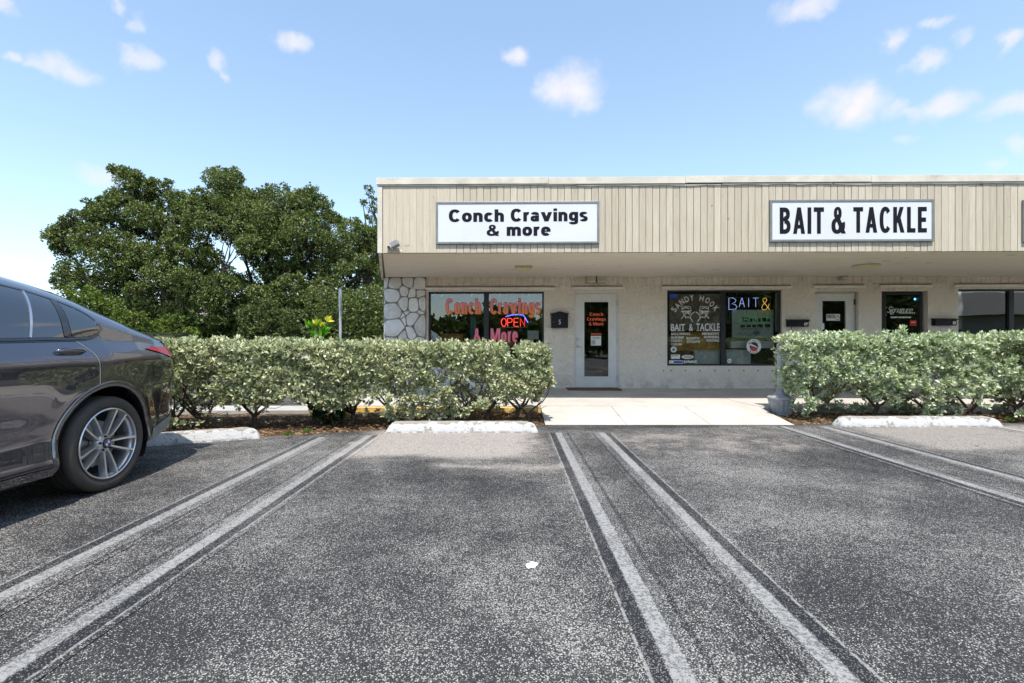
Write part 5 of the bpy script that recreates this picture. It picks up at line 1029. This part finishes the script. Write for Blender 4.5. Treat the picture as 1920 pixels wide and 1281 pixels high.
def upS(L, z):
    zb, zt = zbelt(L), ztop(L); f = max(0, min(1, (z-zb)/max(.02, zt-zb))); s0 = lowS(L, zb); hgt = zt-zb
    n = 2.1+.9*min(1, max(0, hgt-.1)/.3); s = s0*(1-f**n)**(1/n) if f < 1 else 0
    return s*(1-.42*min(.5, f*hgt))
def sideS(L, z): return lowS(L, z) if z <= zbelt(L) else upS(L, z)
def dL(L, z):   # tail and nose lean
    t = math.exp(-L/.22); k = I(z, [.36, .42, .5, .62, .8, .95, 1.05, 1.10, 1.17], [.13, .05, 0, 0, .03, .07, .10, .06, -.02])*t
    t2 = math.exp(-(4.76-L)/.2); return L+k-I(z, [.25, .5, .7, .85, 1.0], [.06, 0, .02, .12, .2])*t2
def wp(L, S, z, side=1): return (CX+side*S, CY0-dL(L, z), z)
def sp_(L, z, side=1, off=0.):
    e = .01; S0 = sideS(L, z); dz = (sideS(L, z+e)-sideS(L, z-e))/(2*e); n = Vector((1, 0, -dz)).normalized()
    q = wp(L, S0+n.x*off, z+n.z*off, side); return q
# body grid
Ls = sorted(set([round(x, 4) for x in np.concatenate([[0, .012, .03, .05, .08, .11], np.arange(.14, 4.62, .024), [4.62, 4.66, 4.7, 4.73, 4.76]])]))
NR1, NR2 = 34, 20
for side in (1, -1):
    vs = []; nr = NR1+NR2+1; idx = {}
    for i, L in enumerate(Ls):
        zb, zl = zbelt(L), zbot(L)
        for j in range(NR1): z = zl+(zb-zl)*j/NR1; vs.append([L, lowS(L, z), z])
        for j in range(NR2+1):
            f = math.sin(math.pi/2*j/NR2); zt = ztop(L); z = zb+(zt-zb)*f; S0 = lowS(L, zb); hgt = zt-zb; n = 2.1+.9*min(1, max(0, hgt-.1)/.3); th = math.pi/2*j/NR2
            z = zb+hgt*math.sin(th)**(2/n); S_ = S0*math.cos(th)**(2/n) if j < NR2 else 0.; ff = (z-zb)/max(.02, hgt); vs.append([L, S_*(1-.42*min(.5, ff*hgt)), z])
    kill = set(); snapped = set()
    for k, v in enumerate(vs):
        if k % nr >= NR1+1: continue
        for c in (WR, WF):
            dx, dz = v[0]-c, v[2]-WZc; r = math.hypot(dx, dz)
            if abs(r-RA) < .0165: v[0] = c+dx/r*RA; v[2] = WZc+dz/r*RA; v[1] = lowS(v[0], v[2]); snapped.add(k)
    fs = []
    for i in range(len(Ls)-1):
        for j in range(nr-1):
            q = (i*nr+j, (i+1)*nr+j, (i+1)*nr+j+1, i*nr+j+1); cxx = sum(vs[a][0] for a in q)/4; czz = sum(vs[a][2] for a in q)/4
            if j < NR1 and any(math.hypot(cxx-c, czz-WZc) < RA-.004 for c in (WR, WF)): continue
            fs.append(q)
    b = MB(); b.add([wp(v[0], v[1], v[2], side) for v in vs], fs)
    # tail cap and nose cap
    for i0 in (0, (len(Ls)-1)*nr):
        col = [b.v[i0+j] for j in range(nr)]; b.add(col+[(CX, p[1], p[2]) for p in col], [(j, j+1, nr+j+1, nr+j) for j in range(nr-1)])
    me = b.build('body', M['paint'], car, CO, smooth=False)
    bm = bmesh.new(); bm.from_mesh(me.data); bmesh.ops.remove_doubles(bm, verts=bm.verts, dist=.0006); bmesh.ops.recalc_face_normals(bm, faces=bm.faces[:])
    bm.to_mesh(me.data); bm.free(); me.data.polygons.foreach_set('use_smooth', [True]*len(me.data.polygons)); me.data.set_sharp_from_angle(angle=R(38))
def ribbon(mb, pts, w, off, side=1, h=.004):
    "flat strip along (L, z) points on the flank"
    vs = []; n = len(pts)
    for i, (L, z) in enumerate(pts):
        a = pts[max(0, i-1)]; c = pts[min(n-1, i+1)]; dx, dz = c[0]-a[0], c[1]-a[1]; q = math.hypot(dx, dz) or 1; ww = w[i] if isinstance(w, (list, tuple)) else w
        nx, nz_ = -dz/q*ww/2, dx/q*ww/2; vs += [sp_(L-nx, z-nz_, side, off), sp_(L-nx*.9, z-nz_*.9, side, off+h), sp_(L+nx*.9, z+nz_*.9, side, off+h), sp_(L+nx, z+nz_, side, off)]
    return mb.add(vs, [(i*4+j, i*4+j+1, i*4+5+j, i*4+4+j) for i in range(n-1) for j in range(3)])
def dense(pts, k=6):
    out = []
    for i in range(len(pts)-1):
        p0 = pts[max(0, i-1)]; p1 = pts[i]; p2 = pts[i+1]; p3 = pts[min(len(pts)-1, i+2)]
        for j in range(k):
            t = j/k; out.append(tuple(.5*((2*p1[a])+(-p0[a]+p2[a])*t+(2*p0[a]-5*p1[a]+4*p2[a]-p3[a])*t*t+(-p0[a]+3*p1[a]-3*p2[a]+p3[a])*t**3) for a in (0, 1)))
    return out+[pts[-1]]
def patch(mb, zb_, zt_, La, Lb, off, side=1, n=30, m=8, h=0.):
    "area between two curves zb(L), zt(L), with slanted ends La(t), Lb(t) (t 0 bottom to 1 top)"
    vs = []
    for i in range(n+1):
        for j in range(m+1):
            t = j/m; L = La(t)+(Lb(t)-La(t))*i/n; z = zb_(L)+(zt_(L)-zb_(L))*t; vs.append(sp_(L, z, side, off))
    return mb.add(vs, [(i*(m+1)+j, (i+1)*(m+1)+j, (i+1)*(m+1)+j+1, i*(m+1)+j+1) for i in range(n) for j in range(m)])
GT = ([1.075, 1.085, 1.105, 1.14, 1.19, 1.30, 1.49, 1.68, 2.0, 2.6, 3.0, 3.35, 3.6], [1.225, 1.255, 1.282, 1.31, 1.338, 1.385, 1.437, 1.468, 1.50, 1.498, 1.425, 1.24, 1.095])
GB = ([1.075, 1.085, 1.12, 1.17, 1.24, 1.34, 1.58, 2.0, 3.6], [1.225, 1.20, 1.175, 1.155, 1.143, 1.137, 1.132, 1.122, 1.092])
gt = lambda L: float(I(L, *GT)); gb = lambda L: float(I(L, *GB))
for side in (1, -1):
    d_ = []
    b = MB(); patch(b, lambda L: gb(min(3.6, max(1.075, L)))-.028+(0 if L > 1. else .0), lambda L: gt(min(3.6, max(1.075, L)))+.024, lambda t: 1.045, lambda t: 3.66, .003, side, 150, 10); b.build('window_surround', M['gloss'], car, CO, smooth=True)
    s2b, s2t, s1b, s1t = (1.245, 1.305), (1.205, 1.255), 1.56, 1.425
    for nm, La, Lb in (('quarter_glass', lambda t: 1.082, lambda t: 1.345-.045*t), ('rear_door_glass', lambda t: 1.412-.055*t, lambda t: 2.36-.02*t), ('front_door_glass', lambda t: 2.46-.02*t, lambda t: 3.56)):
        b = MB(); patch(b, gb, gt, La, Lb, .007, side, 60, 8); b.build(nm, M['carglass'], car, CO, smooth=True)
    b = MB(); ribbon(b, [(1.655-.14*t, gb(1.655)+(gt(1.515)-gb(1.655))*t) for t in [k/8 for k in range(9)]], .014, .008, side); b.build('window_divider', M['chrome'], car, CO)
    b = MB(); ribbon(b, [(1.38-.05*t, gb(1.38)+(gt(1.33)-gb(1.38))*t) for t in [k/8 for k in range(9)]], .05, .008, side); b.build('pillar_trim', M['gloss'], car, CO); b = MB(); ribbon(b, [(2.41-.02*t, gb(2.41)+(gt(2.4)-gb(2.41))*t) for t in [k/8 for k in range(9)]], .08, .008, side); b.build('pillar_trim', M['gloss'], car, CO)
    b = MB(); ribbon(b, [(L, gt(L)+.010) for L in np.arange(1.085, 3.58, .03)], .014, .006, side, .004); ribbon(b, [(L, gb(L)-.012) for L in np.arange(1.11, 3.58, .03)], .016, .006, side, .004); b.build('window_moulding', M['gloss'], car, CO)
    # shut lines
    W_ = .007
    for pts in ([(1.325, gb(1.325)-.02), (1.295, 1.09), (1.24, 1.03), (1.225, .97), (1.225, .90), (1.235, .80)], [(1.56, .30), (1.58, .36), (1.575, .5), (1.50, .64), (1.42, .72)], [(2.41, 1.10), (2.405, .9), (2.41, .6), (2.42, .31)], [(3.46, 1.07), (3.44, .9), (3.46, .6), (3.5, .31)], [(1.6, .305), (2.2, .295), (3.0, .29), (3.5, .285)], [(.60, .305), (.52, .42), (.42, .62), (.30, .80)], [(.30, .80), (.16, .90), (.10, .93)]):
        b = MB(); ribbon(b, dense(pts), W_, .0008, side, .0006); b.build('panel_gap', M['seam'], car, CO)
        if pts[0][0] == 1.325: b = MB(); ribbon(b, [(L+.0065, z) for L, z in dense(pts)], .006, .001, side, .0008); b.build('door_edge_highlight', M['rim'], car, CO)  # light caught by the door edge, put in as a bright silver strip
    # fuel flap ring behind the wheel
    if side == 1:
        b = MB(); ribbon(b, [(.55+.085*math.cos(a), .885+.085*math.sin(a)) for a in [k*math.pi/14 for k in range(29)]], .004, .0008, side, .0005); b.build('round_flap_gap', M['seam'], car, CO)
    # sill and arch cladding
    b = MB(); patch(b, lambda L: zbot(L)-.012, lambda L: .285-.004*(L-1.6), lambda t: 1.575, lambda t: 3.55, .006, side, 40, 3); b.build('sill', M['paint'], car, CO, smooth=True)
    for c, rg in ((WR, (-12, 190)), (WF, (-10, 192))):
        b = MB(); n = 48; vs = []
        for i in range(n+1):
            a = R(rg[0]+(rg[1]-rg[0])*i/n)
            for (r, off) in ((RA-.012, -.07), (RA-.010, .002), (RA-.004, .010), (RA+.018, .012), (RA+.034, .002)):
                L, z = c+r*math.cos(a), max(zbot(c+r*math.cos(a))-.01 if abs(math.cos(a)) > .9 else 0, WZc+r*math.sin(a)); S_ = lowS(L, max(z, .24)); vs.append((CX+side*(S_+off), CY0-L, z))
        b.add(vs, [(i*5+j, i*5+5+j, i*5+6+j, i*5+1+j) for i in range(n) for j in range(4)]); b.build('arch_moulding', M['paint'], car, CO, smooth=60)
        b = MB(); n = 30; vs = []
        for i in range(n+1):
            a = R(-30+240*i/n)
            for S_ in (.90, .56): vs.append((CX+side*S_, CY0-c-(RA+.012)*math.cos(a), max(.16, WZc+(RA+.012)*math.sin(a))))
        b.add(vs, [(2*i, 2*i+2, 2*i+3, 2*i+1) for i in range(n)]); b.add([(CX+side*.56, CY0-c-(RA+.02)*math.cos(R(360*i/n)), max(.16, WZc+(RA+.02)*math.sin(R(360*i/n)))) for i in range(n)], [tuple(range(n))]); b.build('wheel_well', M['well'], car, CO)
    # door handles
    for L0 in (1.30, 2.52):
        hz = 1.045-(L0-1.30)*.012; b = MB(); vs = []; n = 16
        for i in range(n+1):
            t = i/n; L = L0+.015+.225*t; z = hz+.012*math.sin(t*math.pi)-.004; o_ = .008+.034*math.sin(math.pi*min(1, max(0, t*1.02)))**.45; rr = .0135*(1 if .05 < t < .95 else .65)
            for j in range(8): a = 2*math.pi*j/8; q = sp_(L, z, side, 0); vs.append((q[0]+side*(o_+rr*.6*math.cos(a)), q[1], q[2]+rr*math.sin(a)))
        b.add(vs, [(i*8+j, i*8+(j+1) % 8, i*8+8+(j+1) % 8, i*8+8+j) for i in range(n) for j in range(8)]+[tuple(range(8)), tuple(n*8+j for j in range(8))]); hdl = b.build('door_handle', M['paint'], car, CO, smooth=60)
        b = MB(); vs = [sp_(L0+.13, hz-.006, side, .003)]; n = 20
        for i in range(n): a = 2*math.pi*i/n; vs.append(sp_(L0+.13+.085*math.cos(a), hz-.006+.026*math.sin(a), side, .002))
        b.add(vs, [(0, 1+i, 1+(i+1) % n) for i in range(n)]); b.build('handle_recess', M['seam'], car, CO)
    # tail lamp wrapping the corner
    b = MB(); patch(b, lambda L: float(I(L, [.0, .1, .3, .55, .66], [.955, .94, .97, 1.025, 1.048])), lambda L: float(I(L, [.0, .15, .4, .6, .66], [1.02, 1.045, 1.062, 1.060, 1.055])), lambda t: .012, lambda t: .66, .008, side, 26, 6); b.build('tail_light', M['redlens'], car, CO, smooth=True)
    # lower rear bumper skirt
    b = MB(); patch(b, lambda L: zbot(L)-.01, lambda L: zbot(L)+.075, lambda t: .06, lambda t: .68-.05*t, .006, side, 20, 3); b.build('bumper_skirt', M['plastic'] if False else M['signf'], car, CO, smooth=True)
    b = MB(); patch(b, lambda L: float(I(L, [4.2, 4.7], [.70, .66])), lambda L: float(I(L, [4.2, 4.45, 4.7], [.76, .82, .76])), lambda t: 4.22, lambda t: 4.68, .006, side, 18, 5); b.build('headlight', M['carglass'], car, CO, smooth=True)
    # mirror
    b = MB(); ms = (CX+side*1.05, CY0-3.33, 1.12); b.lathe([(.0, -.07), (.06, -.06), (.085, -.02), (.085, .03), (.07, .05)], 16, ms, 'y'); b.tube([(CX+side*.9, ms[1], 1.08), ms], .02, 6); b.build('wing_mirror', M['paint'], car, CO, smooth=60)
# boot lip spoiler, rear glass, floor pan
b = MB(); n = 24; vs = []
for i in range(n+1):
    S_ = -.78+1.56*i/n; e = (abs(S_)/.78)**3; y = CY0-.03*e+.02
    for (dy, dz) in ((-.20, -.012), (-.03, .012), (.035, .016), (.03, -.006), (-.15, -.03)): vs.append((CX+S_, y+dy, 1.190-.012*e+dz))
b.add(vs, [(i*5+j, i*5+(j+1) % 5, i*5+5+(j+1) % 5, i*5+5+j) for i in range(n) for j in range(5)]+[tuple(range(5)), tuple(n*5+j for j in range(5))]); b.build('boot_spoiler', M['gloss'], car, CO, smooth=40)
b = MB(); n = 18
def topS(L, s): # height on the upper surface at half width s
    lo, hi = zbelt(L), ztop(L)
    for _ in range(26):
        m_ = (lo+hi)/2
        if upS(L, m_) > s: lo = m_
        else: hi = m_
    return lo
for (l0, l1, nm) in ((.42, 1.12, 'rear_window'), (3.02, 3.72, 'windscreen')):
    b = MB(); vs = []; m_ = 14
    for i in range(n+1):
        for j in range(m_+1): L = l0+(l1-l0)*i/n; S_ = (-.56+1.12*j/m_)*(1-.12*(i/n if nm == 'rear_window' else 1-i/n)); vs.append((CX+S_, CY0-L, topS(L, abs(S_))+.006))
    b.add(vs, [(i*(m_+1)+j, (i+1)*(m_+1)+j, (i+1)*(m_+1)+j+1, i*(m_+1)+j+1) for i in range(n) for j in range(m_)]); b.build(nm, M['carglass'], car, CO, smooth=True)
b = MB(); b.box(CX-.55, CX+.55, CY0-4.6, CY0-.35, .2, .27); b.box(CX-.88, CX+.88, CY0-3.5, CY0-1.62, .2, .262); b.build('floor_pan', M['well'], car, CO)
# number plate recess and plate at the tail
b = MB(); b.box(CX-.26, CX+.26, CY0-.012, CY0+.012, .60, .74, .004); b.build('number_plate', M['vwhite'], car, CO)
# wheels
def wheel(L, side):
    w = bpy.data.objects.new('wheel', None); C.objects.link(w); w.parent = car; w.location = (side*.945-0, CY0-L-CO[1], WZc); w.rotation_euler = (0, 0, 0 if side > 0 else math.pi); w['category'] = None; del w['category']
    R_ = .352; b = MB(); prof = [(.258, -.215), (.275, -.235), (.30, -.245), (.325, -.238), (.343, -.222), (.351, -.19)]
    for k in range(1, 12): x = -.19+k*.0135; prof += [(.3515, x), (.3515 if k % 3 else .3445, x+.002)]
    prof += [(.350, -.032), (.344, -.014), (.330, .000), (.312, .006), (.290, .005), (.272, -.003), (.262, -.012), (.258, -.03)]
    b.lathe(prof, 72, axis='x', cap=False); b.build('tyre', M['tyre'], w, smooth=40)
    b = MB(); n = 96   # tread sipes
    for i in range(n):
        a = 2*math.pi*i/n; c_, s_ = math.cos(a), math.sin(a)
        for x0, x1 in ((-.032, -.07), (-.205, -.165)):
            p = [(x0, .3522), (x1, .3526), (x1, .3526), (x0, .3522)]; da = .0028
            b.add([(x0, .3523*math.cos(a-da), .3523*math.sin(a-da)), (x1, .3523*math.cos(a-da+.02), .3523*math.sin(a-da+.02)), (x1, .3523*math.cos(a+da+.02), .3523*math.sin(a+da+.02)), (x0, .3523*math.cos(a+da), .3523*math.sin(a+da))], [(0, 1, 2, 3)])
    b.build('tread_groove', M['seam'], w, fix=False)
    b = MB(); b.lathe([(.262, .000), (.262, -.012), (.252, -.02), (.246, -.03), (.240, -.05), (.232, -.12), (.235, -.2)], 72, axis='x', cap=False); b.lathe([(.262, .0), (.255, .004), (.250, .0), (.247, -.02)], 72, axis='x', cap=False); b.build('rim', M['rim'], w, smooth=40)
    b = MB(); b.lathe([(.228, -.13), (.0, -.135)], 40, axis='x', cap=False); b.build('inner_shadow', M['well'], w)
    b = MB(); b.lathe([(.165, -.115), (.168, -.105), (.165, -.095), (.07, -.095)], 48, axis='x', cap=False); b.build('brake_disc', M['brake'], w, smooth=30)
    b = MB(); b.lathe([(.175, -.11), (.175, -.07), (.12, -.065), (.12, -.11)], 12, axis='x', cap=False, a0=R(195), a1=R(250)); b.build('brake_caliper', M['signf'], w)
    proto = None
    for k in range(5):
        for s in (-1, 1):
            ac = R(61+72*k); b = MB(); vs = []; st = 8
            for i in range(st+1):
                t = i/st; r = .052+(.250-.052)*t; off = s*(.017+.033*t+.004*math.sin(math.pi*t)); hw = .0125+.003*(t > .9); x = -.034+.036*t**.7-.004*t
                ca, sa = math.cos(ac), math.sin(ac); cy, cz = r*ca-off*sa, r*sa+off*ca; nx, nz_ = -sa, ca
                for (o_, dx) in ((-hw*1.25, -.045), (-hw*.55, 0), (hw*.55, 0), (hw*1.25, -.045)): vs.append((x+dx, cy+nx*o_, cz+nz_*o_))
            b.add(vs, [(i*4+j, i*4+4+j, i*4+5+j, i*4+1+j) for i in range(st) for j in range(3)]); b.build('spoke', M['rim'], w, smooth=25)
    b = MB(); b.lathe([(.075, -.09), (.072, -.045), (.062, -.032), (.040, -.026), (.038, -.02)], 40, axis='x', cap=False); b.build('hub', M['rim'], w, smooth=35)
    for k in range(5): a = R(97+72*k); b = MB(); b.lathe([(.0085, -.03), (.0085, -.020), (0, -.020)], 6, (0, .0525*math.cos(a), .0525*math.sin(a)), 'x', cap=False); b.build('wheel_bolt', M['seam'], w)
    b = MB(); b.lathe([(.033, -.024), (.033, -.014), (0, -.013)], 32, axis='x', cap=False); b.build('centre_cap', M['gloss'], w, smooth=30)
    for q in range(4):
        b = MB(); vs = [(-.0125, 0, 0)]+[(-.0125, .0205*math.cos(R(90*q+9*i)), .0205*math.sin(R(90*q+9*i))) for i in range(11)]; b.add(vs, [(0, i, i+1) for i in range(1, 11)]); b.build('emblem_quarter', M['blue'] if q % 2 else M['vwhite'], w, fix=False)
    return w
for L in (WR, WF):
    for side in (1, -1): wheel(L, side)
